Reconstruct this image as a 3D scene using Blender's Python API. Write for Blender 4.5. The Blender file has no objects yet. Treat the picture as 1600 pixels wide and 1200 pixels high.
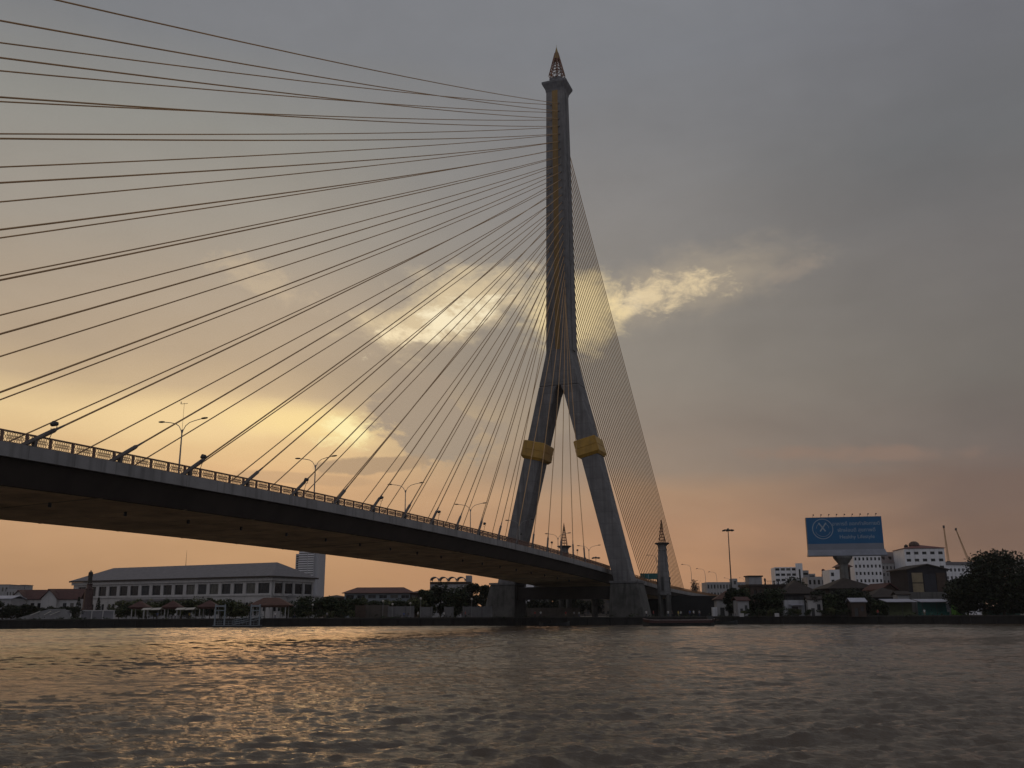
import bpy, bmesh, math, random
import numpy as np
from mathutils import Vector, Matrix
rad = math.radians
random.seed(11)
NPR = np.random.RandomState(7)
SC = bpy.context.scene
COL = SC.collection

# ------------------------------------------------------------------ camera
CAM = Vector((-248.668, -77.204, 2.5))
YAW, PITCH, ROLL, FPX = rad(20.4404), rad(13.9356), rad(-0.2475), 1455.17
Fv = Vector((math.cos(PITCH)*math.cos(YAW), math.cos(PITCH)*math.sin(YAW), math.sin(PITCH)))
R0 = Vector((math.sin(YAW), -math.cos(YAW), 0)); U0 = R0.cross(Fv)
Rv = R0*math.cos(ROLL) + U0*math.sin(ROLL); Uv = U0*math.cos(ROLL) - R0*math.sin(ROLL)
FH = Vector((math.cos(YAW), math.sin(YAW), 0))
RZ = YAW - math.pi/2            # a thing turned by RZ has its front (-y) towards the river view
G = 1.8                         # level of the river bank

def ray(u, v): return Fv + Rv*((u-800)/FPX) - Uv*((v-600)/FPX)
def at(u, v, D):                # surveyed point: photo column/row and its distance from the boat
    d = ray(u, v); return CAM + d*(D/d.dot(FH))
def base(u, D, z=G, v=961):     # foot of something whose top was sighted at row v
    p = at(u, v, D); p.z = z; return p
def zt(u, v, D): return at(u, v, D).z
def W(px, D): return px*D/1499.0

cam = bpy.data.objects.new('camera', bpy.data.cameras.new('camera')); COL.objects.link(cam)
m3 = Matrix((Rv, Uv, -Fv)).transposed()
cam.matrix_world = Matrix.Translation(CAM) @ m3.to_4x4()
cam.data.sensor_width = 36; cam.data.lens = 36*FPX/1600
cam.data.clip_start = 0.5; cam.data.clip_end = 20000
SC.camera = cam

# ------------------------------------------------------------------ node helpers / materials
class NT:
    def __init__(s, tree): s.t = tree; s.n = tree.nodes; s.l = tree.links
    def node(s, typ, **kw):
        n = s.n.new(typ)
        for k, v in kw.items():
            if k == 'inp':
                for i, x in v.items():
                    if isinstance(x, bpy.types.NodeSocket): s.l.new(x, n.inputs[i])
                    else: n.inputs[i].default_value = x
            else: setattr(n, k, v)
        return n
    def math(s, op, a, b=0.0, c=0.0, clamp=False):
        n = s.node('ShaderNodeMath', operation=op, use_clamp=clamp, inp={0: a, 1: b, 2: c}); return n.outputs[0]
    def mix(s, f, a, b, mode='MIX'):
        n = s.node('ShaderNodeMix', data_type='RGBA', blend_type=mode)
        for i, x in ((0, f), (6, a), (7, b)):
            if isinstance(x, bpy.types.NodeSocket): s.l.new(x, n.inputs[i])
            else: n.inputs[i].default_value = x if not isinstance(x, tuple) or len(x) == 4 else (*x, 1)
        return n.outputs[2]
    def smooth(s, x, a, b, to0=0.0, to1=1.0):
        n = s.node('ShaderNodeMapRange', interpolation_type='SMOOTHSTEP', inp={0: x, 1: a, 2: b, 3: to0, 4: to1}); return n.outputs[0]
    def ramp(s, x, stops):
        n = s.node('ShaderNodeValToRGB'); s.l.new(x, n.inputs[0])
        e = n.color_ramp.elements
        while len(e) > 1: e.remove(e[-1])
        e[0].position = stops[0][0]; e[0].color = (*stops[0][1], 1)
        for p, c in stops[1:]:
            k = e.new(p); k.color = (*c, 1)
        return n.outputs[0]

MATS = {}
def mat(name, col, rough=0.7, var=0.25, scale=0.6, bump=0.0, metal=0.0, streak=0.0, spec=0.4, joint=0.0):
    if name in MATS: return MATS[name]
    m = bpy.data.materials.new(name); m.use_nodes = True
    t = NT(m.node_tree); b = m.node_tree.nodes['Principled BSDF']
    tc = t.node('ShaderNodeTexCoord').outputs['Object']
    n1 = t.node('ShaderNodeTexNoise', inp={'Vector': tc, 'Scale': scale, 'Detail': 5.0, 'Roughness': 0.62}).outputs[0]
    dark = tuple(c*(1-var) for c in col); light = tuple(min(1, c*(1+var)) for c in col)
    c = t.ramp(n1, ((0.3, dark), (0.5, col), (0.72, light)))
    if streak > 0:
        mp = t.node('ShaderNodeMapping', inp={'Vector': tc, 'Scale': (1.2, 1.2, 0.06)}).outputs[0]
        n2 = t.node('ShaderNodeTexNoise', inp={'Vector': mp, 'Scale': 1.1, 'Detail': 4.0}).outputs[0]
        k = t.smooth(n2, 0.48, 0.72, 0.0, streak)
        c = t.mix(k, c, tuple(x*0.35 for x in col))
    if joint > 0:
        xx = t.node('ShaderNodeSeparateXYZ', inp={0: tc}).outputs[0]
        fr = t.math('FRACT', t.math('DIVIDE', xx, joint))
        c = t.mix(t.math('MULTIPLY', t.math('LESS_THAN', fr, 0.012), 0.75), c, tuple(x*0.3 for x in col))
        pn = t.node('ShaderNodeTexWhiteNoise', noise_dimensions='1D', inp={1: t.math('FLOOR', t.math('DIVIDE', xx, joint))}).outputs[0]
        c = t.mix(t.math('MULTIPLY', pn, 0.28), c, tuple(x*0.55 for x in col))
    m.node_tree.links.new(c, b.inputs['Base Color'])
    b.inputs['Roughness'].default_value = rough; b.inputs['Metallic'].default_value = metal
    b.inputs['Specular IOR Level'].default_value = spec
    if bump > 0:
        n3 = t.node('ShaderNodeTexNoise', inp={'Vector': tc, 'Scale': scale*6, 'Detail': 4.0}).outputs[0]
        bp = t.node('ShaderNodeBump', inp={'Strength': bump, 'Distance': 0.05, 'Height': n3})
        m.node_tree.links.new(bp.outputs[0], b.inputs['Normal'])
    MATS[name] = m; return m

def leaf_mat(name, lo, hi):
    if name in MATS: return MATS[name]
    m = bpy.data.materials.new(name); m.use_nodes = True
    t = NT(m.node_tree); b = m.node_tree.nodes['Principled BSDF']
    g = t.node('ShaderNodeNewGeometry').outputs['Random Per Island']
    c = t.ramp(g, ((0.0, lo), (0.75, tuple((a+2*h)/3 for a, h in zip(lo, hi))), (1.0, hi)))
    m.node_tree.links.new(c, b.inputs['Base Color'])
    b.inputs['Roughness'].default_value = 0.65; b.inputs['Specular IOR Level'].default_value = 0.25
    MATS[name] = m; return m

CONC = None
def concrete():
    """board-marked grey concrete of the pylon: lifts every 3 m, rain streaks, mottling"""
    m = bpy.data.materials.new('pylon_concrete'); m.use_nodes = True
    t = NT(m.node_tree); b = m.node_tree.nodes['Principled BSDF']
    tc = t.node('ShaderNodeTexCoord').outputs['Object']
    n1 = t.node('ShaderNodeTexNoise', inp={'Vector': tc, 'Scale': 0.35, 'Detail': 6.0, 'Roughness': 0.65}).outputs[0]
    c = t.ramp(n1, ((0.3, (0.125, 0.122, 0.126)), (0.55, (0.185, 0.18, 0.185)), (0.75, (0.24, 0.235, 0.235))))
    mp = t.node('ShaderNodeMapping', inp={'Vector': tc, 'Scale': (1.6, 1.6, 0.05)}).outputs[0]
    n2 = t.node('ShaderNodeTexNoise', inp={'Vector': mp, 'Scale': 0.9, 'Detail': 4.0}).outputs[0]
    c = t.mix(t.smooth(n2, 0.42, 0.75, 0, 0.7), c, (0.075, 0.07, 0.07))
    sep = t.node('ShaderNodeSeparateXYZ', inp={0: tc}).outputs[2]
    fr = t.math('FRACT', t.math('DIVIDE', sep, 3.1))
    line = t.math('LESS_THAN', t.math('ABSOLUTE', t.math('SUBTRACT', fr, 0.5)), 0.035)
    c = t.mix(t.math('MULTIPLY', line, 0.45), c, (0.10, 0.10, 0.10))
    lift = t.node('ShaderNodeTexWhiteNoise', noise_dimensions='1D', inp={1: t.math('FLOOR', t.math('DIVIDE', t.math('ADD', sep, 1.55), 3.1))}).outputs[0]
    c = t.mix(t.math('MULTIPLY', lift, 0.38), c, (0.13, 0.13, 0.135))
    m.node_tree.links.new(c, b.inputs['Base Color']); b.inputs['Roughness'].default_value = 0.85
    b.inputs['Specular IOR Level'].default_value = 0.25
    n3 = t.node('ShaderNodeTexNoise', inp={'Vector': tc, 'Scale': 3.0, 'Detail': 4.0}).outputs[0]
    bp = t.node('ShaderNodeBump', inp={'Strength': 0.4, 'Distance': 0.08, 'Height': t.math('SUBTRACT', n3, t.math('MULTIPLY', line, 0.6))})
    m.node_tree.links.new(bp.outputs[0], b.inputs['Normal'])
    return m
CONC = concrete()
PIERC = mat('pier_concrete', (0.085, 0.082, 0.078), 0.9, 0.45, 0.35, 0.5, streak=0.7)
GOLD = mat('gold_cladding', (0.37, 0.21, 0.028), 0.45, 0.22, 0.5, 0.1, metal=0.0, streak=0.35)
STRIPE = mat('gold_stripe', (0.20, 0.118, 0.03), 0.5, 0.2, 0.25, streak=0.3)
CABLE = mat('cable_sheath', (0.42, 0.25, 0.11), 0.45, 0.15, 0.1)
PIPE = mat('anchor_pipe', (0.10, 0.085, 0.08), 0.5, 0.2, 1.5)
FASC = mat('fascia_paint', (0.24, 0.235, 0.24), 0.6, 0.2, 0.3, streak=0.6, joint=5.0)
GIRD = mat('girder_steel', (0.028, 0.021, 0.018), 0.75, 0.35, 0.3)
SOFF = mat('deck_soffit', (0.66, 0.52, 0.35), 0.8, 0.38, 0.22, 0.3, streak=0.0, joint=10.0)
RAILM = mat('railing_paint', (0.17, 0.10, 0.075), 0.5, 0.25, 1.0)
ASPH = mat('asphalt', (0.05, 0.05, 0.05), 0.9, 0.2, 1.0)
CROWNM = mat('crown_red_gold', (0.17, 0.075, 0.045), 0.4, 0.3, 1.2, metal=0.3)
CROWNT = mat('crown_tip_gold', (0.22, 0.15, 0.05), 0.4, 0.25, 1.0, metal=0.4)
GREYM = mat('galvanised_steel', (0.22, 0.22, 0.22), 0.45, 0.2, 2.0, metal=0.3)
DARKM = mat('dark_metal', (0.04, 0.04, 0.042), 0.5, 0.25, 2.0)
LENS = mat('lamp_glass', (0.30, 0.30, 0.28), 0.25, 0.1, 2.0)
WHITEW = mat('white_render', (0.68, 0.67, 0.70), 0.8, 0.1, 0.3, streak=0.25)
CREAMW = mat('cream_render', (0.40, 0.385, 0.385), 0.85, 0.12, 0.3, streak=0.25)
GREYW = mat('grey_render', (0.30, 0.29, 0.30), 0.85, 0.15, 0.3, streak=0.3)
BROWNW = mat('brown_boards', (0.055, 0.036, 0.028), 0.85, 0.35, 0.8)
DARKW = mat('dark_boards', (0.022, 0.02, 0.026), 0.85, 0.35, 0.6)
TANP = mat('tan_panel', (0.24, 0.19, 0.12), 0.8, 0.25, 0.6)
GLASS = mat('dark_glass', (0.012, 0.014, 0.018), 0.15, 0.4, 0.4, spec=0.25)
REDR = mat('red_tiles', (0.07, 0.028, 0.024), 0.75, 0.3, 1.2, 0.3)
ORANR = mat('orange_tiles', (0.095, 0.046, 0.034), 0.75, 0.3, 1.2, 0.3)
GREYR = mat('grey_tiles', (0.15, 0.14, 0.15), 0.75, 0.2, 0.9, 0.3)
BROWNR = mat('brown_tiles', (0.036, 0.026, 0.022), 0.8, 0.35, 0.9, 0.3)
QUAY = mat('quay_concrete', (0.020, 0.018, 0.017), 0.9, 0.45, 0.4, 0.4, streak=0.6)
EARTH = mat('bank_paving', (0.10, 0.09, 0.075), 0.95, 0.3, 0.2)
BARK = mat('bark', (0.06, 0.045, 0.035), 0.9, 0.3, 2.0)
BRONZE = mat('dark_bronze', (0.045, 0.04, 0.035), 0.5, 0.3, 1.0, metal=0.5)
PLINTH = mat('red_granite', (0.055, 0.028, 0.026), 0.6, 0.3, 0.8)
PALE = mat('pale_blue_paint', (0.19, 0.215, 0.24), 0.6, 0.15, 0.8)
CANV = mat('white_canvas', (0.42, 0.39, 0.35), 0.85, 0.1, 0.8)
TEAL = mat('teal_sheet', (0.02, 0.11, 0.10), 0.6, 0.25, 0.6)
SIGNG = mat('green_sign', (0.008, 0.085, 0.085), 0.5, 0.15, 0.4)
LIME = mat('lime_paint', (0.13, 0.30, 0.05), 0.6, 0.15, 0.8)
ROOFM = mat('metal_sheet_roof', (0.36, 0.36, 0.42), 0.5, 0.2, 0.5)
CRANEM = mat('crane_paint', (0.42, 0.26, 0.13), 0.6, 0.2, 0.6)
REDP = mat('red_hull_paint', (0.045, 0.014, 0.013), 0.6, 0.25, 0.8)
HULL = mat('dark_hull', (0.03, 0.032, 0.034), 0.6, 0.3, 0.6)
BLUEB = mat('blue_board', (0.004, 0.095, 0.235), 0.5, 0.12, 0.15)
GREYB = mat('pale_board', (0.19, 0.205, 0.25), 0.6, 0.15, 0.15)
LETTER = mat('pale_lettering', (0.30, 0.36, 0.42), 0.6, 0.08, 0.6)

# ------------------------------------------------------------------ mesh helper
class MB:
    def __init__(s, M=None): s.v = []; s.f = []; s.mi = []; s.M = M; s.cur = 0
    def add(s, vs, fs):
        o = len(s.v)
        for p in vs:
            p = Vector(p)
            s.v.append(tuple(s.M @ p) if s.M else tuple(p))
        for f in fs: s.f.append(tuple(i+o for i in f)); s.mi.append(s.cur)
    def box(s, c, d, rz=0.0):
        x, y, z = d[0]/2, d[1]/2, d[2]/2
        vs = [Vector((a*x, b*y, e*z)) for a, b, e in ((-1,-1,-1),(1,-1,-1),(1,1,-1),(-1,1,-1),(-1,-1,1),(1,-1,1),(1,1,1),(-1,1,1))]
        if rz:
            mz = Matrix.Rotation(rz, 3, 'Z'); vs = [mz @ q for q in vs]
        s.add([q+Vector(c) for q in vs], [(3,2,1,0),(4,5,6,7),(0,1,5,4),(1,2,6,5),(2,3,7,6),(3,0,4,7)])
    def bx(s, x0, x1, y0, y1, z0, z1): s.box(((x0+x1)/2, (y0+y1)/2, (z0+z1)/2), (x1-x0, y1-y0, z1-z0))
    def tube(s, path, r, n=8, caps=True):
        path = [Vector(p) for p in path]; k = len(path)
        rs = r if isinstance(r, (list, tuple)) else [r]*k
        vs = []; up = None
        for i in range(k):
            t = (path[min(i+1, k-1)] - path[max(i-1, 0)]).normalized()
            if up is None: up = Vector((0, 0, 1)) if abs(t.z) < 0.9 else Vector((1, 0, 0))
            a = t.cross(up).normalized(); b = t.cross(a).normalized(); up = -b if False else up
            for j in range(n):
                w = 2*math.pi*j/n
                vs.append(path[i] + a*(rs[i]*math.cos(w)) + b*(rs[i]*math.sin(w)))
        fs = [(i*n+j, i*n+(j+1) % n, (i+1)*n+(j+1) % n, (i+1)*n+j) for i in range(k-1) for j in range(n)]
        if caps: fs += [tuple(reversed(range(n))), tuple(range((k-1)*n, k*n))]
        s.add(vs, fs)
    def lathe(s, prof, n=12, c=(0, 0, 0), phase=0.0, sx=1.0, sy=1.0):
        vs = []
        for r, z in prof:
            for j in range(n):
                a = phase+2*math.pi*j/n
                vs.append((c[0]+sx*r*math.cos(a), c[1]+sy*r*math.sin(a), c[2]+z))
        k = len(prof)
        fs = [(i*n+j, i*n+(j+1) % n, (i+1)*n+(j+1) % n, (i+1)*n+j) for i in range(k-1) for j in range(n)]
        fs += [tuple(reversed(range(n))), tuple(range((k-1)*n, k*n))]
        s.add(vs, fs)
    def loft(s, secs, closed=True):
        n = len(secs[0]); vs = [p for q in secs for p in q]; k = len(secs)
        fs = [(i*n+j, i*n+(j+1) % n, (i+1)*n+(j+1) % n, (i+1)*n+j) for i in range(k-1) for j in range(n)]
        if closed: fs += [tuple(reversed(range(n))), tuple(range((k-1)*n, k*n))]
        s.add(vs, fs)
    def ring(s, c, r, w, n=14, ax='y', d=None):
        """thin flat ring of bar width w in the x-z plane"""
        d = d or w
        vs = []; fs = []
        for j in range(n):
            a = 2*math.pi*j/n
            for rr, yy in ((r-w/2, -d/2), (r+w/2, -d/2), (r+w/2, d/2), (r-w/2, d/2)):
                vs.append((c[0]+rr*math.cos(a), c[1]+yy, c[2]+rr*math.sin(a)))
        for j in range(n):
            q = (j+1) % n
            for k in range(4): fs.append((j*4+k, j*4+(k+1) % 4, q*4+(k+1) % 4, q*4+k))
        s.add(vs, fs)
    def hip(s, x0, x1, y0, y1, z, h, over=0.6, ridge=None, th=0.18):
        x0 -= over; x1 += over; y0 -= over; y1 += over
        w, d = x1-x0, y1-y0
        if ridge is None: ridge = max(0.05, w-d) if w > d else 0.05
        if w >= d:
            a = ((x0+x1)/2-ridge/2, (y0+y1)/2); b = ((x0+x1)/2+ridge/2, (y0+y1)/2)
        else:
            r2 = max(0.05, d-w); a = ((x0+x1)/2, (y0+y1)/2-r2/2); b = ((x0+x1)/2, (y0+y1)/2+r2/2)
        vs = [(x0,y0,z),(x1,y0,z),(x1,y1,z),(x0,y1,z),(x0,y0,z-th),(x1,y0,z-th),(x1,y1,z-th),(x0,y1,z-th),(*a,z+h),(*b,z+h)]
        if w >= d: top = [(0,1,9,8),(1,2,9),(2,3,8,9),(3,0,8)]
        else: top = [(0,1,8),(1,2,9,8),(2,3,9),(3,0,8,9)]
        s.add(vs, top+[(4,5,1,0),(5,6,2,1),(6,7,3,2),(7,4,0,3),(7,6,5,4)])
    def gable(s, x0, x1, y0, y1, z, h, along='y', over=0.5, th=0.2):
        """two pitched roof slabs with thickness; ridge runs along the given axis"""
        x0 -= over; x1 += over; y0 -= over; y1 += over
        if along == 'y':
            xm = (x0+x1)/2
            P = [(x0,z),(xm,z+h),(x1,z),(x1,z-th),(xm,z+h-th),(x0,z-th)]
            vs = [(a,y0,b) for a,b in P]+[(a,y1,b) for a,b in P]
        else:
            ym = (y0+y1)/2
            P = [(y0,z),(ym,z+h),(y1,z),(y1,z-th),(ym,z+h-th),(y0,z-th)]
            vs = [(x0,a,b) for a,b in P]+[(x1,a,b) for a,b in P]
        s.add(vs, [(i,(i+1)%6,6+(i+1)%6,6+i) for i in range(6)]+[(0,1,4,5),(1,2,3,4),(6,7,10,11),(7,8,9,10)])
    def facade(s, x0, x1, z0, z1, y, ops, rev=0.25):
        """front (-y) wall face with rectangular openings and their reveals"""
        xs = sorted({x0, x1, *[o[0] for o in ops], *[o[1] for o in ops]}); zs = sorted({z0, z1, *[o[2] for o in ops], *[o[3] for o in ops]})
        for i in range(len(xs)-1):
            for j in range(len(zs)-1):
                cx, cz = (xs[i]+xs[i+1])/2, (zs[j]+zs[j+1])/2
                if any(o[0] < cx < o[1] and o[2] < cz < o[3] for o in ops): continue
                s.add([(xs[i],y,zs[j]),(xs[i+1],y,zs[j]),(xs[i+1],y,zs[j+1]),(xs[i],y,zs[j+1])], [(0,1,2,3)])
        for a, b, c, d in ops:
            s.add([(a,y,c),(b,y,c),(b,y,d),(a,y,d),(a,y+rev,c),(b,y+rev,c),(b,y+rev,d),(a,y+rev,d)], [(0,4,5,1),(1,5,6,2),(2,6,7,3),(3,7,4,0)])
    def shell(s, x0, x1, y0, y1, z0, z1):
        """box without its front (-y) face"""
        s.add([(x0,y0,z0),(x1,y0,z0),(x1,y1,z0),(x0,y1,z0),(x0,y0,z1),(x1,y0,z1),(x1,y1,z1),(x0,y1,z1)], [(4,5,6,7),(1,2,6,5),(2,3,7,6),(3,0,4,7)])
    def build(s, name, mats, parent=None, loc=None, rz=0.0, smooth=False, bevel=0.0):
        me = bpy.data.meshes.new(name); me.from_pydata(s.v, [], s.f)
        for m in (mats if isinstance(mats, (list, tuple)) else [mats]): me.materials.append(m)
        if any(s.mi): me.polygons.foreach_set('material_index', s.mi)
        if smooth: me.polygons.foreach_set('use_smooth', [True]*len(me.polygons))
        me.update()
        o = bpy.data.objects.new(name, me); COL.objects.link(o)
        if parent: o.parent = parent
        if loc is not None: o.location = loc
        if rz: o.rotation_euler = (0, 0, rz)
        if bevel:
            b = o.modifiers.new('bevel', 'BEVEL'); b.width = bevel; b.segments = 2; b.limit_method = 'ANGLE'; b.angle_limit = rad(40)
        return o

def tag(o, label, cat, group=None, kind=None):
    if label: o['label'] = label
    if cat: o['category'] = cat
    if group: o['group'] = group
    if kind: o['kind'] = kind
    return o
def thing(name, label, cat, loc=(0, 0, 0), rz=0.0, group=None):
    o = bpy.data.objects.new(name, None); COL.objects.link(o); o.location = loc; o.rotation_euler = (0, 0, rz)
    o.empty_display_size = 0.5
    return tag(o, label, cat, group)
KIDS = {}
def children(o): return [c for c in bpy.data.objects if c.parent == o]
def dup(root, loc, rz, label, group=None):
    r = root.copy(); COL.objects.link(r); r.location = loc; r.rotation_euler = (0, 0, rz); r['label'] = label
    if group: r['group'] = group
    for ch in children(root):
        c = ch.copy(); COL.objects.link(c); c.parent = r
        for g in children(ch):
            d = g.copy(); COL.objects.link(d); d.parent = c
    return r
ORD = ['first', 'second', 'third', 'fourth', 'fifth', 'sixth', 'seventh', 'eighth', 'ninth', 'tenth', 'eleventh', 'twelfth', 'thirteenth', 'fourteenth', 'fifteenth', 'sixteenth', 'seventeenth', 'eighteenth', 'nineteenth', 'twentieth']

exec_parts = []
# ------------------------------------------------------------------ sky, sun
def build_world():
    w = bpy.data.worlds.new('World'); SC.world = w; w.use_nodes = True
    t = NT(w.node_tree); w.node_tree.nodes.clear()
    out = t.node('ShaderNodeOutputWorld')
    d = t.node('ShaderNodeTexCoord').outputs['Generated']
    sx = t.node('ShaderNodeSeparateXYZ', inp={0: d}); X, Y, Z = sx.outputs
    az = t.math('DEGREES', t.math('ARCTAN2', Y, X)) if False else t.math('MULTIPLY', t.math('ARCTAN2', Y, X), 57.29578)
    el = t.math('MULTIPLY', t.math('ARCSINE', Z), 57.29578)
    # cloud-layer coordinates: direction projected on a flat layer overhead
    k = t.math('DIVIDE', 1.0, t.math('ADD', t.math('MAXIMUM', Z, 0.0), 0.22))
    comb = t.node('ShaderNodeCombineXYZ', inp={0: t.math('MULTIPLY', X, k), 1: t.math('MULTIPLY', Y, k), 2: 0.0}).outputs[0]
    def noise(vec, sc, det=6.0, ro=0.55, dist=0.0, off=(0, 0, 0), stretch=(1, 1, 1), rot=0.0):
        mp = t.node('ShaderNodeMapping', inp={'Vector': vec, 'Location': off, 'Scale': stretch, 'Rotation': (0, 0, rot)}).outputs[0]
        return t.node('ShaderNodeTexNoise', inp={'Vector': mp, 'Scale': sc, 'Detail': det, 'Roughness': ro, 'Distortion': dist}).outputs[0]
    azel = t.node('ShaderNodeCombineXYZ', inp={0: az, 1: el, 2: 0.0}).outputs[0]
    big = noise(comb, 1.6, 5, 0.5, 0.4)
    fine = noise(azel, 0.34, 11, 0.64, 0.25, stretch=(0.8, 1.35, 1))
    wisp = noise(azel, 0.7, 11, 0.68, 0.3, off=(3, 7, 0), stretch=(0.75, 1.3, 1), rot=rad(-14))
    band = noise(azel, 0.16, 5, 0.55, 0.8, off=(9, 2, 0), stretch=(0.45, 1.9, 1))
    e = t.math('DIVIDE', t.math('ADD', el, t.math('MULTIPLY', t.math('SUBTRACT', band, 0.5), 2.2)), 45.0)
    right, mid, left = (t.ramp(e, [(a/45.0, lin(*c)) for a, c in R_]) for R_ in (SKY_RIGHT, SKY_MID, SKY_LEFT))
    azn = t.math('ADD', az, t.math('MULTIPLY', t.math('SUBTRACT', big, 0.5), 14.0))
    col = t.mix(t.smooth(azn, -9, 15), right, mid)
    col = t.mix(t.smooth(azn, 15, 38), col, left)
    # behind the boat: plain grey dusk
    back = t.smooth(t.math('ABSOLUTE', t.math('SUBTRACT', az, 30.0)), 55, 120)
    col = t.mix(back, col, SKY_BACK)
    # soft mottling of the cloud deck
    mot = t.math('ADD', 0.80, t.math('ADD', t.math('MULTIPLY', big, 0.16), t.math('ADD', t.math('MULTIPLY', band, 0.14), t.math('MULTIPLY', fine, 0.11))))
    col = t.mix(1.0, col, t.node('ShaderNodeCombineXYZ', inp={0: mot, 1: mot, 2: mot}).outputs[0], 'MULTIPLY')
    def mask(a0, e0, sa, se, rot=0.0):
        da = t.math('SUBTRACT', az, a0); de = t.math('SUBTRACT', el, e0)
        c_, s_ = math.cos(rot), math.sin(rot)
        p = t.math('ADD', t.math('MULTIPLY', da, c_/sa), t.math('MULTIPLY', de, s_/sa))
        q = t.math('ADD', t.math('MULTIPLY', da, -s_/se), t.math('MULTIPLY', de, c_/se))
        r2 = t.math('ADD', t.math('MULTIPLY', p, p), t.math('MULTIPLY', q, q))
        return t.math('POWER', 2.718, t.math('MULTIPLY', r2, -1.0))
    for (a0, e0, sa, se, rot, amt, n_amt, lo, hi, c, which) in SKY_PATCHES:
        m = mask(a0, e0, sa, se, rot)
        nz = {'f': fine, 'w': wisp, 'b': band}[which]
        v = t.math('ADD', m, t.math('MULTIPLY', t.math('SUBTRACT', nz, 0.5), n_amt))
        v = t.math('MULTIPLY', t.smooth(v, lo, hi, 0.0, amt), t.smooth(m, 0.03, 0.25))
        col = t.mix(v, col, c)
    sky = t.node('ShaderNodeTexSky', sky_type='NISHITA', sun_disc=False, sun_elevation=rad(10.3), sun_rotation=rad(90-34.5), air_density=1.5, dust_density=4.0)
    b1 = t.node('ShaderNodeBackground', inp={0: col, 1: 1.0}); b2 = t.node('ShaderNodeBackground', inp={0: sky.outputs[0], 1: 0.06})
    mx = t.node('ShaderNodeMixShader', inp={0: 0.025, 1: b1.outputs[0], 2: b2.outputs[0]})
    w.node_tree.links.new(mx.outputs[0], out.inputs[0])
    sun = bpy.data.lights.new('sun', 'SUN'); sun.energy = 0.055; sun.angle = rad(13); sun.color = (1.0, 0.52, 0.22)
    so = bpy.data.objects.new('sun', sun); COL.objects.link(so)
    a, ee = rad(34.5), rad(10.3)
    dv = Vector((math.cos(ee)*math.cos(a), math.cos(ee)*math.sin(a), math.sin(ee)))
    so.rotation_euler = dv.to_track_quat('Z', 'Y').to_euler(); so.location = (0, 0, 300)
def lin(r, g, b):
    f = lambda c: (c/255/12.92) if c/255 <= 0.04045 else ((c/255+0.055)/1.055)**2.4
    return (f(r), f(g), f(b))
# sky colours by elevation (degrees) north, ahead and towards the veiled sun
SKY_RIGHT = [(0, (130, 103, 88)), (4, (122, 99, 87)), (7, (121, 102, 93)), (8.6, (114, 103, 98)), (13, (113, 108, 103)), (20, (112, 109, 108)), (26, (108, 109, 111)), (32, (112, 113, 118)), (38, (116, 118, 124))]
SKY_MID = [(0, (190, 142, 106)), (2.5, (190, 143, 107)), (5, (183, 141, 110)), (7.2, (176, 143, 116)), (8.6, (152, 134, 119)), (10.5, (145, 132, 121)), (14, (140, 132, 123)), (18, (140, 134, 126)), (24, (136, 133, 131)), (29, (127, 127, 129)), (33, (124, 126, 131)), (38, (126, 128, 133))]
SKY_LEFT = [(0, (176, 136, 103)), (2.5, (186, 145, 108)), (4.5, (194, 152, 114)), (7.5, (219, 175, 130)), (9.5, (228, 193, 143)), (11.5, (232, 202, 152)), (13.2, (196, 172, 140)), (15, (180, 160, 136)), (18, (172, 156, 137)), (22, (158, 150, 139)), (28, (143, 142, 137)), (33, (125, 127, 131)), (38, (122, 124, 130))]
SKY_BACK = (0.30, 0.305, 0.335, 1)
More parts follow.
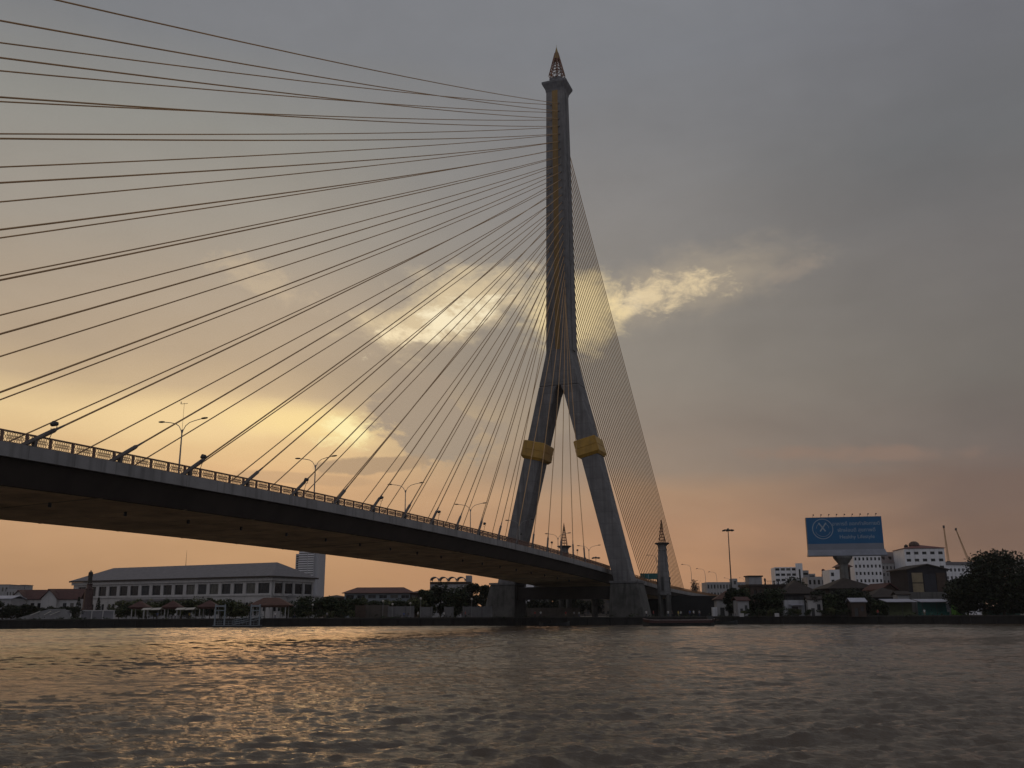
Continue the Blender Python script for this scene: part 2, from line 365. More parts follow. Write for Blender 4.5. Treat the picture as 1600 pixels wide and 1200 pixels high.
# az, el, spread az, spread el, rotation, amount, noise, lo, hi, colour, noise kind
SKY_PATCHES = [
    (39.0, 11.2, 9.0, 1.9, rad(-2), 0.6, 0.9, 0.35, 0.95, lin(244, 214, 160), 'b'),
    (33.5, 11.2, 6.0, 1.35, rad(4), 0.8, 1.2, 0.30, 1.05, lin(252, 224, 158), 'b'),
    (30.6, 10.9, 2.6, 1.5, rad(8), 1.0, 2.2, 0.45, 1.15, lin(255, 240, 180), 'w'),
    (25.4, 11.6, 3.5, 2.4, rad(14), 1.0, 2.4, 0.22, 0.50, lin(157, 143, 128), 'f'),
    (29.0, 8.9, 3.8, 0.6, rad(-4), 0.9, 1.5, 0.35, 0.60, lin(166, 142, 118), 'f'),
    (33.0, 8.0, 5.0, 0.4, rad(2), 0.6, 1.1, 0.35, 0.70, lin(182, 150, 120), 'f'),
    (24.4, 18.5, 6.4, 2.3, rad(-17), 0.8, 1.8, 0.25, 0.95, lin(226, 204, 164), 'f'),
    (24.4, 18.0, 5.2, 1.9, rad(-19), 0.95, 2.6, 0.55, 1.20, lin(253, 238, 202), 'w'),
    (27.4, 16.9, 2.6, 1.2, rad(-10), 0.9, 2.2, 0.55, 1.15, lin(250, 230, 190), 'w'),
    (9.5, 19.7, 8.0, 2.2, rad(-9), 0.6, 1.2, 0.20, 1.05, lin(176, 161, 140), 'f'),
    (10.8, 19.2, 5.0, 1.3, rad(-11), 0.85, 2.5, 0.38, 1.10, lin(232, 209, 168), 'w'),
    (12.4, 18.8, 2.4, 0.9, rad(-8), 0.8, 2.8, 0.55, 1.20, lin(242, 222, 184), 'f'),
    (16.4, 18.4, 3.2, 2.5, rad(0), 1.0, 1.0, 0.15, 0.80, lin(240, 216, 166), 'w'),
    (36.5, 19.6, 5.0, 1.3, rad(20), 0.55, 2.0, 0.45, 1.05, lin(198, 178, 150), 'w'),
    (2.5, 20.0, 2.6, 0.8, rad(-15), 0.45, 1.8, 0.45, 1.05, lin(158, 144, 130), 'w'),
    (0.0, 9.0, 9.0, 0.7, rad(3), 0.5, 1.6, 0.45, 1.0, lin(150, 122, 106), 'f'),
]
build_world()
SC.view_settings.view_transform = 'Standard'; SC.view_settings.look = 'None'
SC.view_settings.exposure = 0; SC.view_settings.gamma = 1; SC.view_settings.use_curve_mapping = False

# ------------------------------------------------------------------ river and bank
def water_mat():
    m = bpy.data.materials.new('river_water'); m.use_nodes = True
    t = NT(m.node_tree); b = m.node_tree.nodes['Principled BSDF']
    tc = t.node('ShaderNodeNewGeometry').outputs['Position']
    n0 = t.node('ShaderNodeTexNoise', inp={'Vector': tc, 'Scale': 0.05, 'Detail': 3.0}).outputs[0]
    c = t.ramp(n0, ((0.35, (0.085, 0.060, 0.039)), (0.65, (0.115, 0.083, 0.056))))
    m.node_tree.links.new(c, b.inputs['Base Color'])
    b.inputs['Roughness'].default_value = 0.07; b.inputs['IOR'].default_value = 1.42
    mp = t.node('ShaderNodeMapping', inp={'Vector': tc, 'Rotation': (0, 0, rad(-22)), 'Scale': (1.0, 0.42, 1)}).outputs[0]
    n1 = t.node('ShaderNodeTexNoise', inp={'Vector': mp, 'Scale': 2.6, 'Detail': 7.0, 'Roughness': 0.66, 'Distortion': 0.6}).outputs[0]
    n2 = t.node('ShaderNodeTexNoise', inp={'Vector': mp, 'Scale': 0.55, 'Detail': 4.0, 'Roughness': 0.6, 'Distortion': 0.4}).outputs[0]
    n3 = t.node('ShaderNodeTexNoise', inp={'Vector': mp, 'Scale': 7.0, 'Detail': 5.0, 'Roughness': 0.65}).outputs[0]
    h = t.math('ADD', t.math('ADD', t.math('MULTIPLY', n1, 0.2), t.math('MULTIPLY', n3, 0.10)), t.math('MULTIPLY', n2, 0.6))
    bp = t.node('ShaderNodeBump', inp={'Strength': 1.0, 'Distance': 0.42, 'Height': h})
    m.node_tree.links.new(bp.outputs[0], b.inputs['Normal'])
    return m
def build_water():
    nr, na = 1500, 820
    r = np.linspace(11**.35, 290**.35, nr)**(1/.35); a = YAW + np.radians(np.linspace(-40, 40, na))
    rr, aa = np.meshgrid(r, a, indexing='ij')
    x = CAM.x + rr*np.cos(aa); y = CAM.y + rr*np.sin(aa); z = np.zeros_like(x)
    dx = np.zeros_like(x); dy = np.zeros_like(x)
    cell = np.maximum(np.gradient(r)[:, None]+0*rr, rr*rad(80)/na*0.6)
    rs = np.random.RandomState(3)
    wind = YAW + math.pi + rad(12)
    # gusts: patches of rougher and smoother water
    gust = 0.75 + 0.35*np.sin(x*0.045+1.3*np.sin(y*0.03))*np.sin(y*0.06+0.7) + 0.2*np.sin(x*0.13+y*0.09)
    for i in range(150):
        lam = 0.17*(4.5/0.17)**(rs.rand()**1.35)
        th = wind + rs.randn()*0.36
        kx, ky = 2*math.pi/lam*math.cos(th), 2*math.pi/lam*math.sin(th)
        amp = 0.0042*lam**0.64
        fade = np.clip((lam/cell-2.2)/2.0, 0, 1)
        ph = kx*x+ky*y+rs.rand()*6.283
        A = amp*fade*gust
        z += A*np.cos(ph); dx -= 0.8*A*np.sin(ph)*math.cos(th); dy -= 0.8*A*np.sin(ph)*math.sin(th)
    # groups of steeper chop left by passing boats and gusts
    for i in range(46):
        R_ = 15+70*rs.rand()**1.6; A_ = YAW+rad(rs.uniform(-31, 31)); px, py = CAM.x+R_*math.cos(A_), CAM.y+R_*math.sin(A_)
        lam = rs.uniform(.8, 2.2); th = wind+rs.randn()*.38; sz = rs.uniform(1.0, 2.6)*(R_/25)**.4; amp = .026*lam*rs.uniform(.6, 1.25)
        u_, v_ = (x-px)*math.cos(th)+(y-py)*math.sin(th), -(x-px)*math.sin(th)+(y-py)*math.cos(th)
        env = np.exp(-(u_/(sz*.8))**2-(v_/(sz*1.6))**2); k_ = 2*math.pi/lam; ph = k_*(u_+.12*np.sin(v_*1.7+i))+rs.rand()*6.28
        z += amp*env*np.cos(ph); dx -= .9*amp*env*np.sin(ph)*math.cos(th); dy -= .9*amp*env*np.sin(ph)*math.sin(th)
    co = np.stack([x+dx, y+dy, z], -1).reshape(-1, 3)
    idx = np.arange(nr*na).reshape(nr, na)
    q = np.stack([idx[:-1, :-1], idx[1:, :-1], idx[1:, 1:], idx[:-1, 1:]], -1).reshape(-1, 4)
    # wide calm sheet a little below, reaching beyond the bridge and the far bends of the river
    nv = len(co)
    co = np.concatenate([co, [(-440, -1350, -0.45), (120, -1350, -0.45), (120, 1450, -0.45), (-440, 1450, -0.45)]])
    q = np.concatenate([q, [(nv, nv+1, nv+2, nv+3)]])
    me = bpy.data.meshes.new('water'); me.vertices.add(len(co)); me.vertices.foreach_set('co', co.ravel())
    me.loops.add(q.size); me.loops.foreach_set('vertex_index', q.ravel().astype(np.int32))
    me.polygons.add(len(q)); me.polygons.foreach_set('loop_start', np.arange(0, q.size, 4, dtype=np.int32))
    me.polygons.foreach_set('use_smooth', np.ones(len(q), bool)); me.update(calc_edges=True)
    me.materials.append(water_mat())
    o = bpy.data.objects.new('water', me); COL.objects.link(o); o['kind'] = 'structure'
build_water()

SHORE = [(-430, 470), (-160, 185), (-88, 106), (-66, 84), (-48, 66), (-34, 46), (-29, 28), (-26, 5), (-22, -10), (-12, -27), (3, -40), (9, -55), (10, -70), (4, -108), (-10, -170), (-220, -900)]
def build_bank():
    bm = bmesh.new()
    pts = SHORE + [(1500, -900), (1500, 1450), (-430, 1450)]
    f = bm.faces.new([bm.verts.new((x, y, G)) for x, y in pts])
    bmesh.ops.triangulate(bm, faces=[f])
    for q in bm.faces:
        if q.normal.z < 0: q.normal_flip()
    me = bpy.data.meshes.new('river_bank'); bm.to_mesh(me); bm.free(); me.materials.append(EARTH)
    o = bpy.data.objects.new('river_bank', me); COL.objects.link(o); o['kind'] = 'structure'
    # quay wall: face, coping, fender piles
    root = thing('quay_wall', 'long dark stained concrete quay wall along the far river bank', 'wall')
    w = MB(); c = MB()
    S = SHORE[1:-1]
    def strip(mb, off0, off1, z0, z1):
        P = [Vector((*p, 0)) for p in S]; N = []
        for i in range(len(P)):
            t = (P[min(i+1, len(P)-1)]-P[max(i-1, 0)]).normalized(); N.append(Vector((t.y, -t.x, 0)))
        secs = []
        for p, n in zip(P, N):
            # n points to the water
            n = n if n.dot(Vector((CAM.x, CAM.y, 0))-p) > 0 else -n
            a, b = p+n*off0, p+n*off1
            secs.append([(a.x, a.y, z0), (b.x, b.y, z0), (b.x, b.y, z1), (a.x, a.y, z1)])
        mb.loft(secs)
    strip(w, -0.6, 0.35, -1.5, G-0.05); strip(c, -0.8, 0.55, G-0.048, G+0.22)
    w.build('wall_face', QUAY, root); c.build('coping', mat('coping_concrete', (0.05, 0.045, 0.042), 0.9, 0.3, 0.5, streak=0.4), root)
    f = MB()
    for i in range(len(S)-1):
        a, b = Vector((*S[i], 0)), Vector((*S[i+1], 0)); L = (b-a).length; k = int(L/4.5)
        t = (b-a).normalized(); n = Vector((t.y, -t.x, 0)); n = n if n.dot(Vector((CAM.x, CAM.y, 0))-a) > 0 else -n
        for j in range(k):
            if len(f.v) > 90*16: break
            p = a+t*(L*(j+.5+NPR.uniform(-.4, .4))/k)+n*0.62
            f.tube([(p.x, p.y, -1.4), (p.x, p.y, G-0.35)], 0.17, 8)
    f.build('fender_piles', QUAY, root)
build_bank()

# ------------------------------------------------------------------ the bridge
XT = [(0, 14.535), (30, 13.25), (60, 12.15), (90, 11.4), (120, 10.9), (200, 10.1), (320, 9.2)]
def zdeck(x):
    if x <= 0: return 14.535 - 0.034546*x - 0.00012633*x*x
    for (a, p), (b, q) in zip(XT, XT[1:]):
        if x <= b: return p+(q-p)*(x-a)/(b-a)
    return XT[-1][1]
ZT, ZK, AT, AK, SL, TL = 160.158, 75.46, 2.858, 3.555, 0.24057, 4.945
def dxz(z): return 2.596+(4.07-2.596)*(ZT-z)/(ZT-ZK) if z >= ZK else 4.07+(2.86-4.07)*(ZK-z)/(ZK-15)
def ayz(z): return AT+(AK-AT)*(ZT-z)/(ZT-ZK) if z >= ZK else AK+SL*(ZK-z)
STAY_Z = [155.15,152.5,149.9,147.3,144.7,142.1,139.55,136.95,134.4,131.9,129.35,126.85,124.35,121.85,119.35,116.85,114.4,111.95,109.5,107.1,104.65,102.25,99.85,97.45,95.05,92.7,90.35,88.0]
HALF = 11.409
def build_bridge():
    root = thing('cable_stayed_bridge', 'great cable-stayed river bridge with one inverted Y concrete pylon, gold bands and fanned cables', 'bridge')
    xs = [x for x in np.arange(-330, 301, 6)]
    def run(prof, xs=xs):
        mb = MB(); mb.loft([[(x, y, zdeck(x)+z) for y, z in prof] for x in xs]); return mb
    deck = run([(-11.2, 0), (11.2, 0), (11.2, -0.35), (-11.2, -0.35)]).build('deck_slab', ASPH, root)
    run([(-11.65, 0.06), (-11.22, 0.06), (-11.22, -1.12), (-11.65, -1.12)]).build('fascia', FASC, root)
    run([(11.22, 0.06), (11.65, 0.06), (11.65, -1.12), (11.22, -1.12)]).build('fascia', FASC, root)
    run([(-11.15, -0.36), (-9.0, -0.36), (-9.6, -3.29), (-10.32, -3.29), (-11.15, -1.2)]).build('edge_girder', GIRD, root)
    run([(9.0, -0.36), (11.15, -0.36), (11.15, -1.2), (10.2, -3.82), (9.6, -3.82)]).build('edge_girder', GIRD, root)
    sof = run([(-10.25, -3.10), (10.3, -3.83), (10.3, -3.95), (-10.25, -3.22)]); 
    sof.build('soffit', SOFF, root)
    for x in range(-320, 0, 10):
        d = MB(); d.lathe([(0.16, 0.3), (0.16, -0.35), (0.12, -0.4)], 8); 
        d.build('drain_spout', DARKM, root, (x, -4.0, zdeck(x)-3.5))
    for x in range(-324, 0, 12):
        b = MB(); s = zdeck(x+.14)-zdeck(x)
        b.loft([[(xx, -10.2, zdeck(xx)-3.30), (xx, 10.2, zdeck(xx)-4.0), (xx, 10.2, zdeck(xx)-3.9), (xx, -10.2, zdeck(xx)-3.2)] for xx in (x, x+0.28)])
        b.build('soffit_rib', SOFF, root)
    med = run([(-0.35, 0.0), (0.35, 0.0), (0.2, 0.75), (-0.2, 0.75)]); med.build('median_barrier', GREYW, root)
    # near railing: panels of interlaced rings between posts
    rail = run([(-11.38, 1.0), (-11.18, 1.0), (-11.18, 1.12), (-11.38, 1.12)], [x for x in np.arange(-205, 8, 2.5)]).build('railing', RAILM, root)
    pm = MB()
    pm.bx(0.15, 2.35, -0.05, 0.05, 0.1, 0.17)
    rr = 0.215
    for j in range(3):
        for i in range(8):
            cx = 0.40+i*0.25+(0.125 if j % 2 else 0); cz = 0.37+j*0.21
            if cx < 2.2: pm.ring((cx, 0, cz), rr*0.86, 0.024, 10, d=0.03)
    pmesh = None; qmesh = None
    x = -205.0; n = 0
    while x < 5:
        sl = -math.atan((zdeck(x+2.5)-zdeck(x))/2.5)
        if pmesh is None:
            o = pm.build('railing_panel', RAILM, rail); pmesh = o.data
            q = MB(); q.bx(-0.10, 0.10, -0.10, 0.10, 0.065, 1.0); q.bx(-0.15, 0.15, -0.14, 0.14, 0.1, 0.16); p = q.build('railing_post', RAILM, rail); qmesh = p.data
        else:
            o = bpy.data.objects.new('railing_panel', pmesh); COL.objects.link(o); o.parent = rail
            p = bpy.data.objects.new('railing_post', qmesh); COL.objects.link(p); p.parent = rail
        o.location = p.location = (x, -11.28, zdeck(x)); o.rotation_euler = (0, sl, 0)
        x += 2.5; n += 1
    # far railing and approach railing
    fr = run([(11.2, 1.0), (11.36, 1.0), (11.36, 1.12), (11.2, 1.12)])
    for x in np.arange(-205, 295, 2.5): fr.bx(x-.12, x+.12, 11.2, 11.36, zdeck(x), zdeck(x)+1.0)
    fr.build('railing', RAILM, root)
    ar = run([(-11.38, 1.0), (-11.18, 1.0), (-11.18, 1.15), (-11.38, 1.15)], [x for x in np.arange(8, 300, 4)])
    ar.loft([[(x, y, zdeck(x)+z) for y, z in ((-11.33, 0.07), (-11.23, 0.07), (-11.23, 0.75), (-11.33, 0.75))] for x in np.arange(8, 300, 4)])
    for x in np.arange(8, 295, 2.5): ar.bx(x-.14, x+.14, -11.42, -11.16, zdeck(x)+.07, zdeck(x)+1.1)
    ar.build('railing', mat('ochre_railing', (0.24, 0.12, 0.05), 0.6, 0.25, 0.8), root)
    # approach columns
    for x in (52, 98, 144, 190, 236, 282):
        for y in (-6.5, 6.5):
            c = MB(); c.lathe([(1.0, 0), (1.0, zdeck(x)-G-5.2), (1.7, zdeck(x)-G-3.8), (1.7, zdeck(x)-G-3.6)], 14); c.build('column', PIERC, root, (x, y, G-0.1), smooth=False)
    # ---- pylon
    mb = MB(); zc = 65.7
    lv = [ZT+0.3]+list(np.linspace(ZT, ZK, 30)) + [72.5, 69.0, zc]
    mb.loft([[(-dxz(z), ayz(z), z), (-dxz(z), -ayz(z), z), (dxz(z), -ayz(z), z), (dxz(z), ayz(z), z)] for z in lv])
    for s in (-1, 1):
        zs = [zc]+list(np.linspace(zc-2, 10.9, 18))
        mb.loft([[(-dxz(z), s*ayz(z), z), (-dxz(z), s*(ayz(z)-TL) if z < zc-.01 else s*0.55, z), (dxz(z), s*(ayz(z)-TL) if z < zc-.01 else s*0.55, z), (dxz(z), s*ayz(z), z)][::s] for z in zs])
    py = mb.build('pylon', CONC, root, bevel=0.28)
    # raised corner ribs on the side faces, niches beside the stripe
    for s in (-1, 1):
        r = MB(); L = list(np.linspace(ZT-1, ZK+1, 30))
        r.loft([[(-0.9*dxz(z)/2.6, s*(ayz(z)-.05), z), (0.9*dxz(z)/2.6, s*(ayz(z)-.05), z), (0.9*dxz(z)/2.6, s*(ayz(z)+.28), z), (-0.9*dxz(z)/2.6, s*(ayz(z)+.28), z)] for z in L])
        r.build('side_rib', CONC, py)
    st = MB(); L = list(np.linspace(ZT-.2, 76.3, 30))
    st.loft([[(-dxz(z)-.06, -(0.92-.25*(ZT-z)/84), z), (-dxz(z)+.2, -(0.92-.25*(ZT-z)/84), z), (-dxz(z)+.2, 0.92-.25*(ZT-z)/84, z), (-dxz(z)-.06, 0.92-.25*(ZT-z)/84, z)] for z in L])
    st.build('gold_stripe', STRIPE, py)
    # gold clamp rings round the legs
    for s in (-1, 1):
        g = MB(); zc0 = 47.6
        def sec(z, e):
            yc = ayz(z)-TL/2; d = dxz(z)
            out = []
            for a, b in ((-1, 1), (-1, -1), (1, -1), (1, 1)):
                yy = yc+b*(TL/2+e); zz = z+SL*(b*(TL/2+e))
                out.append((a*(d+e), s*(yy+0.0), zz))
            return out[::s]
        g.loft([sec(50.0, 0.35), sec(49.75, 0.62), sec(47.72, 0.66), sec(47.66, 0.58), sec(47.56, 0.58), sec(47.5, 0.68), sec(45.75, 0.74), sec(45.0, 0.12)])
        g.build('gold_band', GOLD, py)
    # head: flared cap, pedestal and open crown
    cap = MB()
    def sq(e, z, ex=None): return [(-(2.6+e), 2.86+e, z), (-(2.6+e), -(2.86+e), z), (2.6+e, -(2.86+e), z), (2.6+e, 2.86+e, z)]
    cap.loft([sq(0.02, ZT-.5), sq(0.15, ZT+.3), sq(1.05, ZT+2.1), sq(1.05, ZT+2.7), sq(0.7, ZT+3.0)])
    cap.loft([sq(-.55, ZT+2.95), sq(-.95, ZT+4.2), sq(-.85, ZT+4.5), sq(-1.0, ZT+5.0)])
    cap.build('cap', mat('cap_dark_concrete', (0.13, 0.13, 0.14), 0.8, 0.3, 0.6, streak=0.5), py)
    crown(py, (0, 0, ZT+5.0), 2.55, 11.6)
    # piers under the legs
    for s in (-1, 1):
        p = MB()
        def ps(y0, y1, x, z): return [(-x, s*y1, z), (-x, s*y0, z), (x, s*y0, z), (x, s*y1, z)][::s]
        p.loft([ps(13.0, 22.7, 5.3, 0.8), ps(13.1, 22.3, 5.0, 2.6), ps(13.35, 20.75, 4.0, 10.6)])
        pr = p.build('pier', PIERC, root, bevel=0.25)
        q = MB(); q.loft([ps(13.2, 20.95, 4.2, 10.62), ps(13.2, 20.95, 4.2, 11.15)]); q.build('ledge', CONC, pr)
    cb = MB(); cb.bx(-2.6, 2.6, -13.3, 13.3, 6.6, 9.9); cb.build('cross_beam', GIRD, root)
    # ---- stay cables
    def stay(A, B, sag, r, pipe, rp, n=16):
        A, B = Vector(A), Vector(B); P = []
        for i in range(n+1):
            t = i/n; p = A.lerp(B, t); p.z -= 4*sag*t*(1-t); P.append(p)
        c = MB(); c.tube(P, r, 7); o = c.build('stay_cable', CABLE, root, smooth=True)
        d = (P[1]-P[0]).normalized()
        m = MB(); m.tube([P[0]-d*0.4, P[0]+d*(pipe-.35), P[0]+d*pipe], [rp, rp, r*1.25], 10)
        m.tube([P[0]+d*pipe, P[0]+d*(pipe+.9)], [r*1.3, r*1.05], 8)
        m.build('anchor_pipe', PIPE, o)
        k = MB(); k.box(tuple(P[-1]), (0.7, 0.42, 0.6)); k.build('anchor_block', CONC, o)
        return o, d
    sags = [2.45, 2.0, 1.8, 1.65, 1.5, 1.4, 1.3, 1.25, 1.2, 1.15]
    for n in range(28):
        x = -190.4095+10*(n-10); z = STAY_Z[n]; sg = sags[n] if n < 10 else 1.15*((-x)/200)**1.5
        ya = min(2.6, 1.2+max(0, 148-z)*0.026)
        for s in (-1, 1):
            o, d = stay((x, s*HALF, zdeck(x)+0.1), (-dxz(z)+.1, s*ya, z), sg, 0.088, 4.0, 0.205)
            b = MB(); p = Vector((x, s*HALF, zdeck(x)))+d*1.3
            b.bx(p.x-.16, p.x+.16, s*HALF-.16, s*HALF+.16, zdeck(p.x)+.0, p.z); b.build('anchor_bracket', PIPE, o)
    for n in range(28):
        f = n/27; x = 180.0+(97.0-180.0)*f; z = 153.0+(87.0-153.0)*f
        stay((x, 0, zdeck(x)+0.9), (dxz(z)-.1, 0, z), 0.5+0.5*(1-f), 0.125, 3.0, 0.24, 10)
    return root
def crown(parent, c, r, h, ribs=8, name='crown', tipmat=None, body=None):
    """open lotus-bud spire: ribs, rings and lattice below a solid gilt tip"""
    mb = MB(); cx, cy, cz = c
    zw = 0.10*h; zs = 0.60*h
    def rad_(z): return r*0.78+(r*0.22)*z/zw if z < zw else r*(1-(z-zw)/(h-zw))
    def pt(j, z): 
        a = 2*math.pi*(j+.5)/ribs; q = rad_(z); return Vector((cx+q*math.cos(a), cy+q*math.sin(a), cz+z))
    w = r*0.042
    for j in range(ribs): mb.tube([pt(j, z) for z in (0, zw, zs, 0.8*h)], w*1.3, 5)
    zl = [0, zw, 0.19*h, 0.29*h, 0.38*h, 0.47*h, 0.56*h, zs]
    for z in zl: 
        for j in range(ribs): mb.tube([pt(j, z), pt(j+1, z)], w*(0.9 if z != 0.19*h else 1.5), 4)
    for i in range(len(zl)-1):
        for j in range(ribs):
            m = (pt(j, zl[i+1])+pt(j+1, zl[i+1]))/2
            mb.tube([pt(j, zl[i]), m], w*0.75, 4); mb.tube([pt(j+1, zl[i]), m], w*0.75, 4)
    o = mb.build(name, body or CROWNM, parent)
    t = MB(); t.lathe([(rad_(zs), zs), (rad_(.8*h), .8*h), (rad_(.97*h), .97*h), (0.03, h)], ribs, c, phase=math.pi/ribs)
    t.tube([(cx, cy, cz+h-.1), (cx, cy, cz+h*1.05)], 0.05, 5)
    t.build('crown_tip', tipmat or CROWNT, o if parent.parent is None else parent)
    return o
BR = build_bridge()

# lamp posts along the median, floodlights on the near parapet
def build_deck_lamps():
    def post(name, label, two=True, aerial=False):
        r = thing(name, label, 'street lamp', group='street lamps on the bridge')
        p = MB(); p.tube([(0, 0, 0), (0, 0, 4), (0, 0, 7.95)], [0.12, 0.1, 0.075], 8); p.lathe([(0.24, 0), (0.24, 0.3), (0.14, 0.4)], 10); p.build('pole', GREYM, r)
        for s in (-1, 1):
            a = MB(); a.tube([(0, 0, 7.3), (0, s*0.16, 7.85), (0, s*0.5, 8.4), (0, s*1.05, 8.75), (0, s*1.9, 8.95), (0, s*2.9, 9.1)], 0.05, 6); a.build('arm', GREYM, r)
            h = MB(); h.lathe([(0.04, -.45), (0.13, -.35), (0.17, 0), (0.13, .35), (0.05, .5)], 8)
            for i, v in enumerate(h.v): h.v[i] = (v[0]*1.2, s*(3.2+v[2]), 9.13+v[1]*0.75+0.05*v[2])
            h.build('lamp_head', DARKM, r)
        if aerial:
            q = MB(); q.tube([(0, 0, 7.9), (0, 0, 11.3)], 0.02, 5); q.tube([(0, -.5, 11.2), (0, .5, 11.2)], 0.03, 5); q.tube([(0, .5, 11.2), (0, .5, 11.5)], 0.05, 5); q.build('aerial', DARKM, r)
        return r
    a = post('street_lamp', 'twin-armed street lamp with a thin aerial on top, nearest one on the bridge median', aerial=True)
    x = -157.58; a.location = (x, 0, zdeck(x))
    lab = ['twin-armed street lamp, second on the bridge median after the one with the aerial', 'twin-armed street lamp, third on the bridge median counted from the left', 'twin-armed street lamp, fourth on the median, standing before the far pylon leg', 'twin-armed street lamp mostly hidden behind the far leg of the pylon', 'twin-armed street lamp beside the spire seen between the pylon legs', 'twin-armed street lamp nearest to the near leg, between the pylon legs']
    b = post('street_lamp', lab[0])
    for k in range(1, 7):
        x = -157.58+30.207*k; o = b if k == 1 else dup(b, (0, 0, 0), 0, lab[k-1]); o.location = (x, 0, zdeck(x))
    def flood():
        r = thing('floodlight', 'x', 'floodlight', group='floodlights on the bridge parapet')
        s = MB(); s.tube([(0, -.25, 0.9), (0, -.42, 1.15), (0.12, -.42, 1.5), (0.28, -.4, 1.75), (0.4, -.4, 2.0)], 0.035, 6); s.build('bracket', DARKM, r)
        h = MB(); h.tube([(0, -.4, 2.2), (0.22, -.4, 2.38), (0.6, -.4, 2.42)], [0.15, 0.25, 0.19], 12); h.tube([(0.0, -.4, 1.95), (0.0, -.4, 1.75)], 0.03, 5); h.tube([(0.6, -.4, 1.95), (0.6, -.4, 2.2)], 0.04, 5); h.build('lamp_head', DARKM, r)
        return r
    f0 = flood()
    wh = ['dark floodlight on the bridge parapet above the leftmost thick anchor pipe', 'dark floodlight on the parapet at the third anchor pipe from the left', 'dark floodlight on the parapet just left of the second street lamp', 'dark floodlight on the parapet left of the third street lamp', 'small dark floodlight on the parapet between the third and fourth street lamps', 'small dark floodlight on the parapet just left of the far pylon leg', 'tiny dark floodlight on the parapet at the right edge of the far pylon leg', 'tiny dark floodlight on the parapet beside the spire between the pylon legs', 'tiny dark floodlight on the parapet beside the last lamp before the near leg']
    for i in range(9):
        x = -190.41+20*i+2.4; o = f0 if i == 0 else dup(f0, (0, 0, 0), 0, wh[i]); o['label'] = wh[i]; o.location = (x, -11.28, zdeck(x))
build_deck_lamps()

# pair of ornamental towers beside the anchor span
def spire_tower(y, label):
    x = 51.0; r = thing('spire_tower', label, 'tower', (x, y, G-.1), group='ornamental spire towers flanking the bridge')
    ph = math.pi/8
    b = MB()
    for sx in (-1, 1):
        for sy in (-1, 1): b.lathe([(0.62, 0), (0.55, 7.2)], 8, (sx*1.25, sy*1.25, 0))
    b.build('base_column', PIERC, r)
    s = MB(); s.lathe([(2.3, 6.8), (2.15, 7.4), (2.0, 10.5), (1.62, 17.0), (1.42, 20.0), (1.36, 20.6), (1.55, 20.8), (1.32, 21.0), (1.35, 21.9), (1.75, 22.5)], 8, phase=ph); s.build('shaft', CONC, r)
    for a in range(4):
        n = MB(); n.box((0, 0, 0), (0.8, 0.12, 4.2)); o = n.build('slit_window', DARKM, r, (2.02*math.sin(a*math.pi/2), -2.02*math.cos(a*math.pi/2), 10.2), a*math.pi/2)
    p = MB(); p.lathe([(1.7, 22.45), (2.35, 22.75), (2.42, 23.0), (1.9, 23.1)], 16); p.build('platform', mat('platform_dark', (0.06, 0.055, 0.055), 0.8, 0.3, 1.0), r)
    m = MB(); w = 0.07
    H = 7.6; n = 8
    def q(j, z): 
        a = 2*math.pi*j/n+ph; R_ = 1.12*(1-z/H); return (R_*math.cos(a), R_*math.sin(a), 23.05+z)
    for j in range(n): m.tube([q(j, 0), q(j, H*.97)], w, 4)
    for z in (0.05, 0.9, 1.8, 2.7, 3.6, 4.5):
        for j in range(n): m.tube([q(j, z), q(j+1, z)], w, 4)
    m.build('spire_frame', CROWNM, r)
    t = MB(); t.lathe([(1.12*(1-4.9/H), 4.9), (0.16, 6.6), (0.03, 7.7)], n, (0, 0, 23.05), phase=ph); t.build('spire_tip', CROWNT, r)
spire_tower(-16.6, 'slender concrete tower with an open lattice spire, standing right of the near pylon leg')
spire_tower(16.2, 'slender concrete tower whose lattice spire shows above the deck between the pylon legs')

# ------------------------------------------------------------------ plants
def leaves_mesh(name, C, S, mats, flat=0.5, seed=0):
    rs = np.random.RandomState(seed); n = len(C)
    nrm = rs.randn(n, 3); nrm[:, 2] = np.abs(nrm[:, 2])+flat; nrm /= np.linalg.norm(nrm, axis=1)[:, None]
    a = rs.randn(n, 3); u = np.cross(nrm, a); u /= np.linalg.norm(u, axis=1)[:, None]; v = np.cross(nrm, u)
    S = S[:, None]
    V = np.stack([C+u*S, C+v*S*.5+nrm*S*.12, C-u*S, C-v*S*.5+nrm*S*.12], 1).reshape(-1, 3)
    me = bpy.data.meshes.new(name); me.vertices.add(len(V)); me.vertices.foreach_set('co', V.ravel())
    me.loops.add(4*n); me.loops.foreach_set('vertex_index', np.arange(4*n, dtype=np.int32))
    me.polygons.add(n); me.polygons.foreach_set('loop_start', np.arange(0, 4*n, 4, dtype=np.int32)); me.update(calc_edges=True)
    me.materials.append(mats); return me
LG = leaf_mat('leaf_mid', (0.012, 0.020, 0.009), (0.045, 0.062, 0.022))
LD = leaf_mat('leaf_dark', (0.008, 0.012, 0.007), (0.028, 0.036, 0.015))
LY = leaf_mat('leaf_yellowish', (0.020, 0.028, 0.012), (0.13, 0.14, 0.055))
